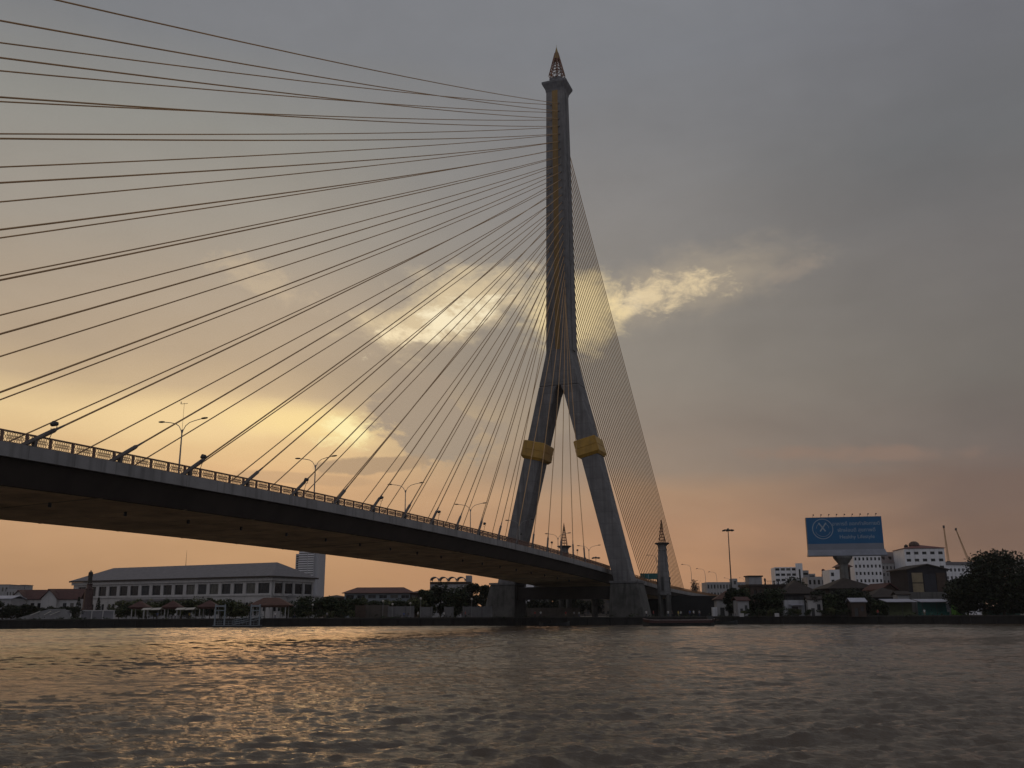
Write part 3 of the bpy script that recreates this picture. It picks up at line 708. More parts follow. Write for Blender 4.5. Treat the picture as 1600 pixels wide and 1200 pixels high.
def tree(name, label, p, h, w, seed, lm=LG, trunk=0.25, n=1600, leaf=0.34, dense=1.0, group=None, cat='tree', clumps=None, skew=0.0, floor=0.0):
    """tapered trunk with limbs; crown of leaf clumps with gaps between them"""
    rs = np.random.RandomState(seed)
    r = thing(name, label, cat, p, rs.rand()*6.28, group)
    zc = h*(trunk+(1-trunk)*0.5); hz = h*(1-trunk)*0.5; k = clumps or max(9, int(11+w*1.6))
    cs = []
    for i in range(k):
        d = rs.randn(3); d /= np.linalg.norm(d); q = (0.35+0.65*rs.rand()**0.5)
        c = np.array([d[0]*w/2*q*.86+skew*(d[2]), d[1]*w/2*q*.86, zc+d[2]*hz*q*.88])
        # crown narrower low down
        if c[2] < zc: c[:2] *= 0.92
        cs.append((c, (0.16+0.13*rs.rand())*min(w, 2*hz)))
    C = []; 
    for c, cr in cs:
        m = int(n/k*(0.6+0.8*rs.rand()))
        d = rs.randn(m, 3); d /= np.linalg.norm(d, axis=1)[:, None]
        C.append(c+d*(cr*(0.45+0.62*rs.rand(m, 1)**0.6))*np.array([1.15, 1.15, 0.8]))
    C = np.concatenate(C); C = C[C[:, 2] > max(floor, h*trunk*0.55)]
    S = leaf*(0.6+0.8*rs.rand(len(C)))
    me = leaves_mesh('crown', C, S, lm, seed=seed)
    o = bpy.data.objects.new('crown', me); COL.objects.link(o); o.parent = r
    t = MB(); tr = max(0.08, h*0.022)
    t.tube([(0, 0, -.1), (0.02*h*(rs.rand()-.5), 0, h*trunk*.7), (0.05*h*(rs.rand()-.5), 0.03*h*(rs.rand()-.5), h*(trunk+.2)), (0, 0, h*.8)], [tr*1.25, tr, tr*.75, tr*.25], 7)
    for i in range(min(k, 9)):
        c = cs[i][0]; z0 = h*trunk*(0.7+.5*rs.rand())
        t.tube([(0, 0, z0), (c[0]*.45, c[1]*.45, (z0+c[2])/2+.05*h), tuple(c)], [tr*.5, tr*.35, tr*.12], 5)
    t.build('trunk', BARK, r)
    return r
def bush(name, label, p, h, w, seed, lm=LG, n=500, leaf=0.22, group=None, cat='bush'):
    return tree(name, label, p, h, w, seed, lm, 0.06, n, leaf, group=group, cat=cat, clumps=8)
def cypress(label, p, h, w, seed, group):
    rs = np.random.RandomState(seed); n = 420
    z = rs.rand(n)**1.2*h; a = rs.rand(n)*6.283; q = (w/2)*(1-z/h)**0.7*(0.7+.35*rs.rand(n))
    C = np.stack([q*np.cos(a), q*np.sin(a), z+.15], 1)
    r = thing('cypress_shrub', label, 'shrub', p, 0, group)
    o = bpy.data.objects.new('foliage', leaves_mesh('foliage', C, 0.2+.15*rs.rand(n), LD, seed=seed)); COL.objects.link(o); o.parent = r
    t = MB(); t.tube([(0, 0, 0), (0, 0, h*.8)], [.09, .03], 6); t.build('stem', BARK, r)

# ------------------------------------------------------------------ building helpers
def lbl(o, s): o['label'] = s; return o
BLIND = mat('window_blind', (0.10, 0.095, 0.085), 0.7, 0.3, 0.8); CURT = mat('dim_curtain', (0.05, 0.05, 0.055), 0.8, 0.3, 0.8)
def window(root, x0, x1, z0, z1, y, glass=GLASS, frame=None, bars=1):
    """glazing pane with its frame, standing in an opening"""
    k = random.random()
    if k < .16: glass = BLIND
    elif k < .4: glass = CURT
    g = MB(); g.bx(x0, x1, y, y+.05, z0, z1); o = g.build('window', glass, root)
    if frame:
        f = MB(); t = 0.09
        f.bx(x0, x1, y-.06, y-.004, z0, z0+t); f.bx(x0, x1, y-.06, y-.004, z1-t, z1); f.bx(x0, x0+t, y-.06, y-.004, z0+t+.002, z1-t-.002); f.bx(x1-t, x1, y-.06, y-.004, z0+t+.002, z1-t-.002)
        for i in range(bars):
            xm = x0+(x1-x0)*(i+1)/(bars+1); f.bx(xm-.04, xm+.04, y-.05, y-.004, z0+t+.002, z1-t-.002)
        f.build('frame', frame, o)
    return o
def block(name, label, cat, u0, u1, vtop, D, depth, wall, rows=None, cols=None, rz=0.0, win=GLASS, frame=None, zlow=None, roof=None, group=None, fill=0.5, fillz=0.5, skip=None, parapet=0.5, side=True, z0row=3.2):
    """flat-roofed block whose facade has recessed windows on a grid"""
    p = base((u0+u1)/2, D, v=vtop); w = W(u1-u0, D); h = zt((u0+u1)/2, vtop, D)-G
    r = thing(name, label, cat, p, RZ+rz, group)
    ops = []
    if rows:
        fh = (h-parapet-0.4)/rows
        for j in range(rows):
            for i in range(cols):
                if skip and skip(i, j): continue
                cx = -w/2+w*(i+.5)/cols; cw = w/cols*fill; cz = 0.3+fh*(j+.55); ch = fh*fillz
                ops.append((cx-cw/2, cx+cw/2, cz-ch/2, cz+ch/2))
    m = MB(); m.facade(-w/2, w/2, -.3, h, 0, ops, 0.3); m.shell(-w/2, w/2, 0, depth, -.3, h); m.build('wall', wall, r)
    vis = [o for o in ops if zlow is None or o[3]+G > zlow]
    for o in vis[:100]: window(r, o[0], o[1], o[2], o[3], 0.28, win, frame)
    if len(vis) < len(ops):
        q = MB()
        for o in ops:
            if o not in vis: q.bx(o[0], o[1], .28, .33, o[2], o[3])
        q.build('lower_glazing', win, r)
    if roof:
        q = MB(); q.bx(-w/2-.25, w/2+.25, -.25, depth+.25, h+.003, h+.35); q.build('roof', roof, r)
    return r, w, h

# ------------------------------------------------------------------ left bank
# long civic building with a hipped roof
def long_building():
    zE = zt(425, 900, 290)
    def onz(u, v, z): 
        d = ray(u, v); return CAM+d*((z-CAM.z)/d.z)
    B = onz(425, 900, zE); A = onz(116, 908.5, zE)
    A.z = B.z = G
    xd = (B-A); L = xd.length; rz = math.atan2(xd.y, xd.x)
    back = Vector((-math.sin(rz), math.cos(rz), 0))
    # depth from the right wing corner
    q = onz(487, 903.5, zE); depth = max(14.0, (q-B).dot(back))
    r = thing('civic_building', 'long pale two-storey building with grey hipped roof and rows of dark windows, left bank', 'building', A, rz)
    H = zE-G-0.5
    zw0, zw1 = H-4.6, H-1.5
    bay = L/17.5
    ops = []; 
    for i in range(17):
        x0 = bay*(0.35+i); ops.append((x0+bay*.14, x0+bay*.87, zw0, zw1) if i < 16 else (x0+bay*.1, x0+bay*1.0, zw0, zw1))
    arch = []
    for i in range(17):
        x0 = bay*(0.35+i)
        for k in (0.14, 0.54): arch.append((x0+bay*k, x0+bay*(k+.26), H-9.9, H-7.2))
    m = MB(); m.facade(0, L, -.3, H, 0, ops+arch, 0.45); m.shell(0, L, 0, depth, -.3, H)
    # right wing front: a second facade turned by a quarter
    m.M = None
    wall = m.build('wall', CREAMW, r)
    for o in ops[:]: window(r, *o, 0.42, GLASS, DARKM, 2)
    for o in arch:
        g = MB(); cx = (o[0]+o[1])/2; rr = (o[1]-o[0])/2
        n = 8
        pts = [(o[0], o[2]), (o[1], o[2])]+[(cx+rr*math.cos(math.pi*k/n), o[3]-rr+rr*math.sin(math.pi*k/n)) for k in range(n+1)]
        g.loft([[(x, 0.40, z) for x, z in pts], [(x, 0.44, z) for x, z in pts]][::1]); a = g.build('arched_window', GLASS, r)
        s = MB()
        for sg in (0, 1):
            cor = (o[0], o[3]) if sg else (o[1], o[3])
            ang = [math.pi/2+math.pi/2*k/4 for k in range(5)] if sg else [math.pi/2*k/4 for k in range(5)]
            P = [cor]+[(cx+rr*math.cos(t), o[3]-rr+rr*math.sin(t)) for t in (ang if sg else ang)]
            s.loft([[(x, 0.02, z) for x, z in P], [(x, 0.39, z) for x, z in P]])
        s.build('spandrel', CREAMW, a)
    # right wing: bays on the end face, built as projecting frames with dark panes
    for i in range(4):
        y0 = depth*(0.05+0.235*i); y1 = y0+depth*0.19
        g = MB(); g.bx(L+.004, L+.05, y0, y1, zw0, zw1); w = g.build('window', GLASS, r)
        f = MB(); 
        for yy in (y0-.35, y1+.05): f.bx(L+.003, L+.5, yy, yy+.3, zw0-.4, zw1+.4)
        f.bx(L+.003, L+.5, y0-.35, y1+.35, zw0-.75, zw0-.41); f.build('frame', CREAMW, w)
    for i in range(3):
        y0 = depth*(0.06+0.09*i)
        g = MB(); P = [(y0, H-9.9), (y0+1.3, H-9.9)]+[(y0+.65+.65*math.cos(math.pi*k/8), H-8+.65*math.sin(math.pi*k/8)) for k in range(9)]
        g.loft([[(L+.004, y, z) for y, z in P], [(L+.06, y, z) for y, z in P]]); g.build('arched_window', GLASS, r)
    b = MB(); b.bx(L+.01, L+3.2, depth*.38, depth*.95, 0, H-5.6); b.build('porch', CREAMW, r)
    bs = MB(); bs.bx(L-.1, L+3.5, depth*.36, depth*.97, H-5.59, H-5.1); bs.build('porch_ledge', GREYW, r)
    c = MB(); c.bx(-.55, L+.55, -.55, -.003, H-.85, H+.1); c.bx(L+.003, L+.55, 0, depth, H-.85, H+.1); c.bx(-.3, L+.003, -.3, -.004, zw0-.7, zw0-.35); c.build('cornice', CREAMW, r)
    f = MB(); f.hip(0, L, 0, depth, H+.55, zt(300, 883.5, 318)-G-H-.5, over=1.1, ridge=L-depth*.66); rf = f.build('roof', GREYR, r)
    e = MB(); e.bx(-1.15, L+1.15, -1.18, -1.1, H+.1, H+.58); e.bx(L+1.1, L+1.18, -1.1, depth+1.1, H+.1, H+.58); e.build('gutter', BROWNR, rf)
    a = MB(); a.tube([(0, 0, 0), (0, 0, 6.2)], [.09, .03], 6); a.build('mast', DARKM, r, (L*.47, depth*.5, zt(272, 886, 305)-G))
    # low entrance block in front of the facade
    x0, x1 = L*(0.365), L*0.625
    p = MB(); p.bx(x0, x1, -6.5, -.01, 0, H-6.6); pr = p.build('entrance_block', GREYW, r)
    l = MB(); l.bx(x0-.6, x1+.6, -7.1, -.02, H-6.59, H-6.0); l.build('entrance_ledge', GREYR, pr)
long_building()

# statue on its tapering red plinth
def statue():
    D = 262; p = base(141, D, v=905); r = thing('statue', 'dark bronze standing figure on a tall tapering red granite plinth before the long building', 'statue', p, RZ)
    h1 = zt(140, 912, D)-G
    b = MB(); b.lathe([(1.9, 0), (1.9, .6), (1.45, .7), (1.4, 3.0), (1.25, 3.2), (1.1, h1-1.6), (1.2, h1-1.4), (.75, h1-1.1), (0.65, h1-.3), (0.75, h1-.2), (0.75, h1)], 8, phase=math.pi/8); b.build('plinth', PLINTH, r)
    o = figure_mesh('stand'); f = bpy.data.objects.new('figure', o.copy()); f.data.materials.clear(); f.data.materials.append(BRONZE); COL.objects.link(f)
    f.data.polygons.foreach_set('material_index', [0]*len(f.data.polygons))
    f.parent = r; f.location = (0, 0, h1); f.scale = (2.3, 2.3, 2.15)
    k = MB(); k.lathe([(.62, .15), (.60, 1.2), (.52, 2.1), (.60, 2.9), (.50, 3.15), (.2, 3.3)], 12, sx=1.0, sy=.8); k.build('robe', BRONZE, r, (0, 0, h1))
# ---- people: one continuous skinned body per pose
POSES = {
 'stand': dict(J={'pel': (0, 0, .95), 'wai': (0, 0, 1.12), 'che': (0, .01, 1.34), 'nec': (0, 0, 1.5), 'hea': (0, -.02, 1.60), 'top': (0, -.01, 1.70),
    'hl': (.10, 0, .90), 'kl': (.11, -.02, .5), 'al': (.11, .03, .09), 'tl': (.12, -.13, .04), 'hr': (-.10, 0, .90), 'kr': (-.11, -.02, .5), 'ar': (-.12, .03, .09), 'tr': (-.13, -.13, .04),
    'sl': (.19, 0, 1.43), 'el': (.25, .03, 1.15), 'wl': (.25, -.06, .90), 'fl': (.25, -.09, .80), 'sr': (-.19, 0, 1.43), 'er': (-.25, .03, 1.15), 'wr': (-.25, -.06, .90), 'fr': (-.25, -.09, .80)}),
 'walk': dict(J={'pel': (0, 0, .93), 'wai': (0, -.01, 1.10), 'che': (0, -.03, 1.32), 'nec': (0, -.04, 1.48), 'hea': (0, -.07, 1.58), 'top': (0, -.06, 1.68),
    'hl': (.10, 0, .89), 'kl': (.10, -.20, .52), 'al': (.10, -.28, .10), 'tl': (.10, -.43, .06), 'hr': (-.10, 0, .89), 'kr': (-.10, .06, .48), 'ar': (-.10, .32, .15), 'tr': (-.10, .22, .04),
    'sl': (.19, -.02, 1.41), 'el': (.23, .14, 1.17), 'wl': (.23, .18, .94), 'fl': (.22, .16, .85), 'sr': (-.19, -.02, 1.41), 'er': (-.23, -.15, 1.17), 'wr': (-.22, -.28, .98), 'fr': (-.21, -.32, .90)}),
 'sit': dict(J={'pel': (0, 0, .50), 'wai': (0, .03, .67), 'che': (0, .02, .90), 'nec': (0, 0, 1.05), 'hea': (0, -.04, 1.15), 'top': (0, -.03, 1.25),
    'hl': (.10, -.02, .49), 'kl': (.13, -.42, .50), 'al': (.13, -.42, .10), 'tl': (.14, -.58, .04), 'hr': (-.10, -.02, .49), 'kr': (-.13, -.42, .50), 'ar': (-.13, -.38, .10), 'tr': (-.14, -.54, .04),
    'sl': (.19, .02, .98), 'el': (.25, -.08, .74), 'wl': (.16, -.30, .62), 'fl': (.12, -.38, .60), 'sr': (-.19, .02, .98), 'er': (-.25, -.08, .74), 'wr': (-.16, -.30, .62), 'fr': (-.12, -.38, .60)})}
BONES = [('pel','wai'),('wai','che'),('che','nec'),('nec','hea'),('hea','top'),('pel','hl'),('hl','kl'),('kl','al'),('al','tl'),('pel','hr'),('hr','kr'),('kr','ar'),('ar','tr'),('che','sl'),('sl','el'),('el','wl'),('wl','fl'),('che','sr'),('sr','er'),('er','wr'),('wr','fr')]
RAD = {'pel': .15, 'wai': .13, 'che': .155, 'nec': .06, 'hea': .095, 'top': .075, 'hl': .10, 'hr': .10, 'kl': .062, 'kr': .062, 'al': .045, 'ar': .045, 'tl': .04, 'tr': .04, 'sl': .075, 'sr': .075, 'el': .047, 'er': .047, 'wl': .033, 'wr': .033, 'fl': .03, 'fr': .03}
SHIRT = [mat('shirt_white', (0.55, 0.55, 0.55), 0.9, 0.1, 3), mat('shirt_red', (0.30, 0.04, 0.04), 0.9, 0.1, 3), mat('shirt_blue', (0.06, 0.10, 0.25), 0.9, 0.1, 3), mat('shirt_dark', (0.05, 0.05, 0.055), 0.9, 0.1, 3), mat('shirt_yellow', (0.45, 0.34, 0.08), 0.9, 0.1, 3), mat('shirt_grey', (0.25, 0.25, 0.26), 0.9, 0.1, 3)]
TROUS = [mat('trousers_dark', (0.03, 0.03, 0.04), 0.9, 0.1, 3), mat('trousers_blue', (0.05, 0.06, 0.10), 0.9, 0.1, 3), mat('trousers_khaki', (0.20, 0.16, 0.10), 0.9, 0.1, 3)]
SKIN = mat('skin', (0.26, 0.15, 0.10), 0.6, 0.1, 3); HAIR = mat('hair', (0.012, 0.01, 0.01), 0.6, 0.1, 3)
FIG = {}
def figure_mesh(pose):
    if pose in FIG: return FIG[pose]
    J = POSES[pose]['J']; keys = list(J)
    me = bpy.data.meshes.new('body_armature'); me.from_pydata([J[k] for k in keys], [(keys.index(a), keys.index(b)) for a, b in BONES], [])
    o = bpy.data.objects.new('body_tmp', me); COL.objects.link(o)
    o.modifiers.new('skin', 'SKIN')
    for i, k in enumerate(keys):
        sv = me.skin_vertices[0].data[i]; q = RAD[k]
        sv.radius = (q, q*0.72) if k in ('pel', 'wai', 'che') else (q, q)
        sv.use_root = (k == 'pel')
    s = o.modifiers.new('sub', 'SUBSURF'); s.levels = 1; s.render_levels = 1
    dg = bpy.context.evaluated_depsgraph_get(); ev = o.evaluated_get(dg)
    out = bpy.data.meshes.new_from_object(ev); out.name = 'person_'+pose
    bpy.data.objects.remove(o)
    out.materials.clear()
    for m in (SHIRT[0], TROUS[0], SKIN, HAIR): out.materials.append(m)
    zp, zn, zh = J['pel'][2], J['nec'][2], J['hea'][2]
    for f in out.polygons:
        c = f.center; arm = abs(c.x) > .2
        if c.z > zn: f.material_index = 3 if (c.z > zh+.03 or c.y > J['hea'][1]+.05) else 2
        elif arm and c.z < J['el'][2]+.05: f.material_index = 2
        elif pose == 'sit': f.material_index = 0 if c.z > zp+.06 or (c.y > .03 and c.z > zp) else 1
        elif c.z < .06: f.material_index = 3
        else: f.material_index = 0 if c.z > zp-.02 else 1
        f.use_smooth = True
    FIG[pose] = out; return out
def person(label, p, pose, shirt, trous, rz=0.0, sc=1.0, group=None):
    o = bpy.data.objects.new('person', figure_mesh(pose)); COL.objects.link(o)
    o.location = p; o.rotation_euler = (0, 0, rz); o.scale = (sc*.97, sc*.97, sc)
    for i, m in ((0, SHIRT[shirt]), (1, TROUS[trous])):
        o.material_slots[i].link = 'OBJECT'; o.material_slots[i].material = m
    tag(o, label, 'person', group); return o
statue()

# cypress shrubs round the statue
cypress('dark conical shrub left of the statue plinth, at the corner of the long building', base(121, 268), W(34, 268), 2.2, 3, 'conical shrubs round the statue')
cypress('dark conical shrub close to the right side of the statue plinth', base(152, 264), W(33, 264), 2.0, 4, 'conical shrubs round the statue')
bush('round_bush', 'dark round bush on the bank below the statue, left of it', base(118.5, 240), W(26, 240), W(17, 240), 5, LD, 700, .2)

# red-roofed houses
def red_house(u0, u1, vr, ve, D, label):
    p = base((u0+u1)/2, D); w = W(u1-u0, D); h = zt(u0, ve, D)-G; rh = zt(u0, vr, D)-G-h
    r = thing('red_roofed_house', label, 'house', p, RZ+rad(8), 'red-roofed houses on the left bank')
    d = 9.0; gw = w*0.42
    m = MB(); m.bx(-w/2, w/2, 0, d, -.3, h); m.bx(-w/2, -w/2+gw, -1.6, -.003, -.3, h)
    for yy in (-1.6, ): m.add([(-w/2, yy, h), (-w/2+gw, yy, h), (-w/2+gw/2, yy, h+rh*.86), (-w/2, -.01, h), (-w/2+gw, -.01, h), (-w/2+gw/2, -.01, h+rh*.86)], [(0,1,2),(3,5,4),(0,2,5,3),(1,4,5,2)])
    m.build('wall', CREAMW, r)
    f = MB(); f.gable(-w/2, w/2, 0, d, h, rh, 'x', 0.35); f.gable(-w/2, -w/2+gw, -1.6, d*.5, h+.02, rh*.9, 'y', 0.45); f.build('roof', REDR, r)
    for i in range(2): window(r, w*(0.06+.2*i), w*(0.16+.2*i), h*.45, h*.8, -.06, GLASS)
red_house(18, 68, 921, 936, 300, 'pale gabled house with red tiled roof, left one of the pair beside the long building')
red_house(66, 120, 919.5, 936, 292, 'pale gabled house with red tiled roof, right one of the pair, touching the long building')
block('distant_block', 'far pale flat-roofed block at the very left edge beyond the red roofs', 'building', -22, 14, 914, 620, 20, GREYW, 4, 6, roof=GREYR)
block('distant_block', 'small square far tower just right of the pale block at the left edge', 'building', 32, 40, 914.5, 640, 10, GREYW, 5, 2, roof=GREYR)
block('distant_block', 'low far grey roofline between the pale block and the small tower at left', 'building', 10, 33, 920.5, 610, 20, GREYW, 3, 5)
r, w, h = block('low_shed', 'low white-roofed shed at the left edge before the far blocks', 'shed', -30, 18, 935, 280, 8, GREYW); 
q = MB(); q.gable(-w/2, w/2, 0, 8, h, .9, 'x', .4); q.build('roof', ROOFM, r)
# glazed sloping canopy on the bank left of the statue
def canopy():
    D = 232; p = base(72, D); r = thing('sloping_canopy', 'grey sloping canopy roof with pale glazing bars on the left bank', 'canopy', p, RZ+rad(6)); w = W(84, D); h = W(17, D)
    m = MB(); m.add([(-w/2, -2, .25), (w/2, -2, .25), (w*.28, 2.2, h), (-w*.02, 2.2, h), (-w/2, -2, .05), (w/2, -2, .05), (w*.28, 2.2, h-.2), (-w*.02, 2.2, h-.2)], [(0,1,2,3),(7,6,5,4),(0,4,5,1),(1,5,6,2),(2,6,7,3),(3,7,4,0)]); m.build('canopy_roof', mat('canopy_grey', (0.085, 0.08, 0.082), 0.5, 0.3, .5), r)
    for a, b in ((.34, .47), (.66, .72), (.8, .92)):
        s = MB(); s.tube([(-w/2+w*a*.75, -1.2, h*.45), (-w/2+w*b*.78, .7, h*.8)], .09, 5); s.build('glazing_bar', CANV, r)
    for i in range(4):
        s = MB(); s.tube([(-w*.3+i*w*.18, 1.5, -.1), (-w*.3+i*w*.18, 1.5, h*.7)], .1, 6); s.build('post', DARKM, r)
canopy()
# pale balustrade walls beside the statue
for u0, u1, lab in ((86, 111, 'pale low balustrade wall left of the round bush under the statue'), (126, 178, 'pale low balustrade wall right of the round bush under the statue')):
    D = 246; p = base((u0+u1)/2, D); w = W(u1-u0, D); r = thing('balustrade_wall', lab, 'wall', p, RZ)
    m = MB(); m.bx(-w/2, w/2, 0, .3, -.1, 2.15); m.build('wall_panel', mat('balustrade_grey', (0.17, 0.165, 0.18), .85, .2, .4, streak=.3), r)
    c = MB(); c.bx(-w/2-.1, w/2+.1, -.1, .4, 2.153, 2.4); c.build('coping', CREAMW, r)
    for i in range(max(3, int(w/1.8))):
        x = -w/2+w*i/(max(3, int(w/1.8))-1); b = MB(); b.bx(x-.14, x+.14, -.06, -.002, 0, 2.15); b.build('pilaster', CREAMW, r)

# pavilions with red roofs
def pavilion(u, wpx, vtop, veave, D, label, nx=2, grp='small red-roofed pavilions on the left bank', roofm=REDR):
    p = base(u, D); w = W(wpx, D); d = min(w, 5.5); he = zt(u, veave, D)-G; rh = zt(u, vtop, D+d/2)-G-he
    r = thing('pavilion', label, 'pavilion', p, RZ+rad(4), grp)
    f = MB(); f.bx(-w/2, w/2, 0, d, -.05, .18); f.build('floor', QUAY, r)
    for i in range(nx):
        for y in (.25, d-.25):
            x = -w/2*.86+w*.86*i/(nx-1); c = MB(); c.lathe([(.17, .18), (.13, .5), (.13, he)], 8, (x, y, 0)); c.build('post', CREAMW, r)
    m = MB(); m.hip(-w/2, w/2, 0, d, he+.2, rh, over=.5); m.build('roof', roofm, r)
    b = MB(); b.bx(-w/2-.1, w/2+.1, -.1, .05, he-.35, he+.015); b.bx(-w/2-.1, w/2+.1, d-.05, d+.1, he-.35, he+.015); b.build('fascia_board', roofm, r)
    return r
pavilion(214.5, 22, 940, 949.5, 238, 'small red hip-roofed pavilion, left of the two white canopies')
pavilion(266, 22, 939.5, 949.5, 239, 'small red hip-roofed pavilion between the two white canopies')
pavilion(323, 27, 939, 949, 240, 'small red hip-roofed pavilion between the right white canopy and the white jetty frame')
pavilion(420, 58, 935, 946.5, 243, 'larger pavilion with orange-red hipped roof and pale posts behind the jetty gangway', 5, None, ORANR)
def sunshade(u, label):
    D = 233; p = base(u, D); r = thing('canvas_canopy', label, 'canopy', p, RZ, 'white canvas canopies on the left bank'); w = W(29, D)
    for sx in (-.45, .45):
        for y in (0, 2.2): c = MB(); c.tube([(sx*w*.9, y, 0), (sx*w*.9, y, 2.35)], .05, 6); c.build('post', GREYM, r)
    m = MB()
    for a, b in ((-w/2, -.05), (.05, w/2)): m.loft([[(a, -.3, 2.3), (a, 1.1, 2.75), (a, 2.5, 2.3), (a, 2.5, 2.22), (a, 1.1, 2.67), (a, -.3, 2.22)], [(b, -.3, 2.4), (b, 1.1, 2.85), (b, 2.5, 2.4), (b, 2.5, 2.32), (b, 1.1, 2.77), (b, -.3, 2.32)]])
    m.build('canvas', CANV, r)
    t = MB(); t.bx(-w*.3, w*.3, .4, 1.3, .72, .78)
    for x in (-.27, .27): t.bx(w*x-.05, w*x+.05, .6, .7, 0, .72); t.bx(w*x-.05, w*x+.05, 1.0, 1.1, 0, .72)
    tt = t.build('folding_table', BROWNW, None, p, RZ); tag(tt, 'dark table standing under the '+('left' if u < 250 else 'right')+' white canvas canopy', 'table')
sunshade(235, 'white canvas canopy on thin posts, the left one of two on the bank'); sunshade(288, 'white canvas canopy on thin posts, the right one of two on the bank')

# trees before the long building
for i in range(20):
    u = 184+i*10.9+NPR.uniform(-3, 3); D = 252+NPR.uniform(-3, 5); hh = W(961-NPR.uniform(928, 936), D)
    tree('garden_tree', 'small round leafy tree, %s from the left in the row before the long building' % ORD[i], base(u, D), hh, W(NPR.uniform(24, 30), D), 400+i, LY if i % 3 != 1 else LG, .12, 1500, .25, group='garden trees before the long building')
for i, (u, v, wd) in enumerate(((458, 933, 34), (478, 930, 36), (498, 932, 34), (517, 930, 34), (536, 932, 34), (553, 934, 30))):
    tree('garden_tree', 'leafy tree, %s from the left between the larger pavilion and the pale wall' % ORD[i], base(u, 262), W(963-v, 262), W(wd, 262), 70+i, LG, .05, 2400, .32, group='garden trees right of the larger pavilion')
for i in range(7):
    u = 448+i*17; bush('clipped_bush', 'low clipped bush, %s from the left along the quay right of the larger pavilion' % ORD[i], base(u, 250), W(14, 250), W(19, 250), 90+i, LG if i % 2 else LY, 420, .2, group='clipped bushes along the quay')

# floating jetty with gangway and portal frames
def jetty():
    D = 221; p = base(372, D, 0); r = thing('floating_jetty', 'pale floating jetty with two portal frames and a sloping railed gangway on the left bank', 'jetty', p, RZ)
    w = W(70, D)
    m = MB(); m.bx(-w/2, w/2, -1.6, 1.6, -.5, .42); m.build('pontoon', HULL, r)
    d = MB(); d.bx(-w/2-.1, w/2+.1, -1.7, 1.7, .424, .52); d.build('pontoon_deck', PALE, r)
    for x, ww in ((-w*.5+1.1, 2.2), (w*.5-1.1, 2.0)):
        f = MB()
        for s in (-1, 1):
            f.bx(x+s*ww/2-.14, x+s*ww/2+.14, -.5, -.22, .3, 5.2)
        f.bx(x-ww/2, x+ww/2, -.48, -.24, 4.6, 5.0); f.bx(x-ww/2, x+ww/2, -.48, -.24, 3.7, 3.9)
        f.build('portal_frame', PALE, r)
    g = MB(); a, b = Vector((-1.2, .9, .6)), Vector((w*.47, 2.6, 1.9))
    g.loft([[a+Vector((0, -.6, 0)), a+Vector((0, .6, 0)), a+Vector((0, .6, .12)), a+Vector((0, -.6, .12))], [b+Vector((0, -.6, 0)), b+Vector((0, .6, 0)), b+Vector((0, .6, .12)), b+Vector((0, -.6, .12))]]); gw = g.build('gangway', PALE, r)
    for s in (-.6, .6):
        q = MB()
        for z in (.55, 1.05): q.tube([a+Vector((0, s, z)), b+Vector((0, s, z))], .045, 6)
        for i in range(9): t = a.lerp(b, i/8)+Vector((0, s, 0)); q.tube([t, t+Vector((0, 0, 1.05))], .035, 5)
        q.build('gangway_rail', PALE, gw)
    q = MB()
    for x in np.linspace(-w/2+.2, w/2-.2, 13): q.tube([(x, -1.55, .5), (x, -1.55, 1.45)], .035, 5)
    for z in (.95, 1.45): q.tube([(-w/2+.2, -1.55, z), (w/2-.2, -1.55, z)], .035, 5)
    q.build('deck_rail', PALE, r)
    for x in (-w*.46, w*.2): q = MB(); q.tube([(x, 1.9, -1.5), (x, 1.9, 3.4)], .18, 8); q.build('mooring_pile', DARKM, r)
jetty()

# pale wall panels along the quay, left of the bridge
def panel_wall(u0, u1, vt, D, label, m, n):
    p = base((u0+u1)/2, D); w = W(u1-u0, D); h = zt(u0, vt, D)-G; r = thing('boundary_wall', label, 'wall', p, RZ, 'boundary wall panels along the left bank')
    b = MB(); b.bx(-w/2, w/2, 0, .25, -.1, h); b.build('wall_panel', m, r)
    for i in range(n+1):
        x = -w/2+w*i/n; c = MB(); c.bx(x-.2, x+.2, -.1, -.003, -.1, h+.15); c.build('pilaster', m, r)
PANM = mat('panel_grey', (0.15, 0.145, 0.15), .9, .25, .4, streak=.5); PAND = mat('panel_brown', (0.085, 0.072, 0.062), .9, .3, .4, streak=.4)
panel_wall(571, 606, 945.5, 256, 'brownish boundary wall panel, leftmost by the quay, with a dark doorway to its right', PAND, 3)
panel_wall(607, 646, 947.5, 256, 'pale grey boundary wall panel right of the brownish leftmost panel', PANM, 3)
panel_wall(657, 674.5, 948.5, 257, 'short pale boundary wall panel between two dark openings, left one', PANM, 1)
panel_wall(695, 708, 948.5, 257, 'shortest pale boundary wall panel, between two dark openings', PANM, 1)
panel_wall(724, 768, 948, 256, 'pale boundary wall panel ending at the far bridge pier', PANM, 4)
panel_wall(556, 570, 946, 252, 'dark brown wall pier at the left end of the pale boundary wall', BROWNW, 1)
panel_wall(823, 905, 950, 300, 'low grey wall seen under the bridge deck between the two piers', PAND, 6)
for i, (u, D) in enumerate(((676, 268), (640, 268), (712, 268))):
    pass
def park_lamp(u, v, D, label):
    p = base(u, D); h = zt(u, v, D)-G; r = thing('park_lamp', label, 'lamp post', p, 0, 'white-headed park lamps on the left bank')
    c = MB(); c.tube([(0, 0, 0), (0, 0, h-.3)], [.07, .05], 6); c.build('pole', GREYM, r)
    l = MB(); l.lathe([(.08, h-.35), (.27, h-.2), (.3, h), (.2, h+.2), (.05, h+.28)], 10); l.build('globe', CANV, r)
for i, (u, v) in enumerate(((488, 945), (598, 939), (613, 944), (641, 942.5), (657, 935), (737, 936))):
    park_lamp(u, v, 254, 'park lamp with a small white head, %s from the left on the bank' % ORD[i])

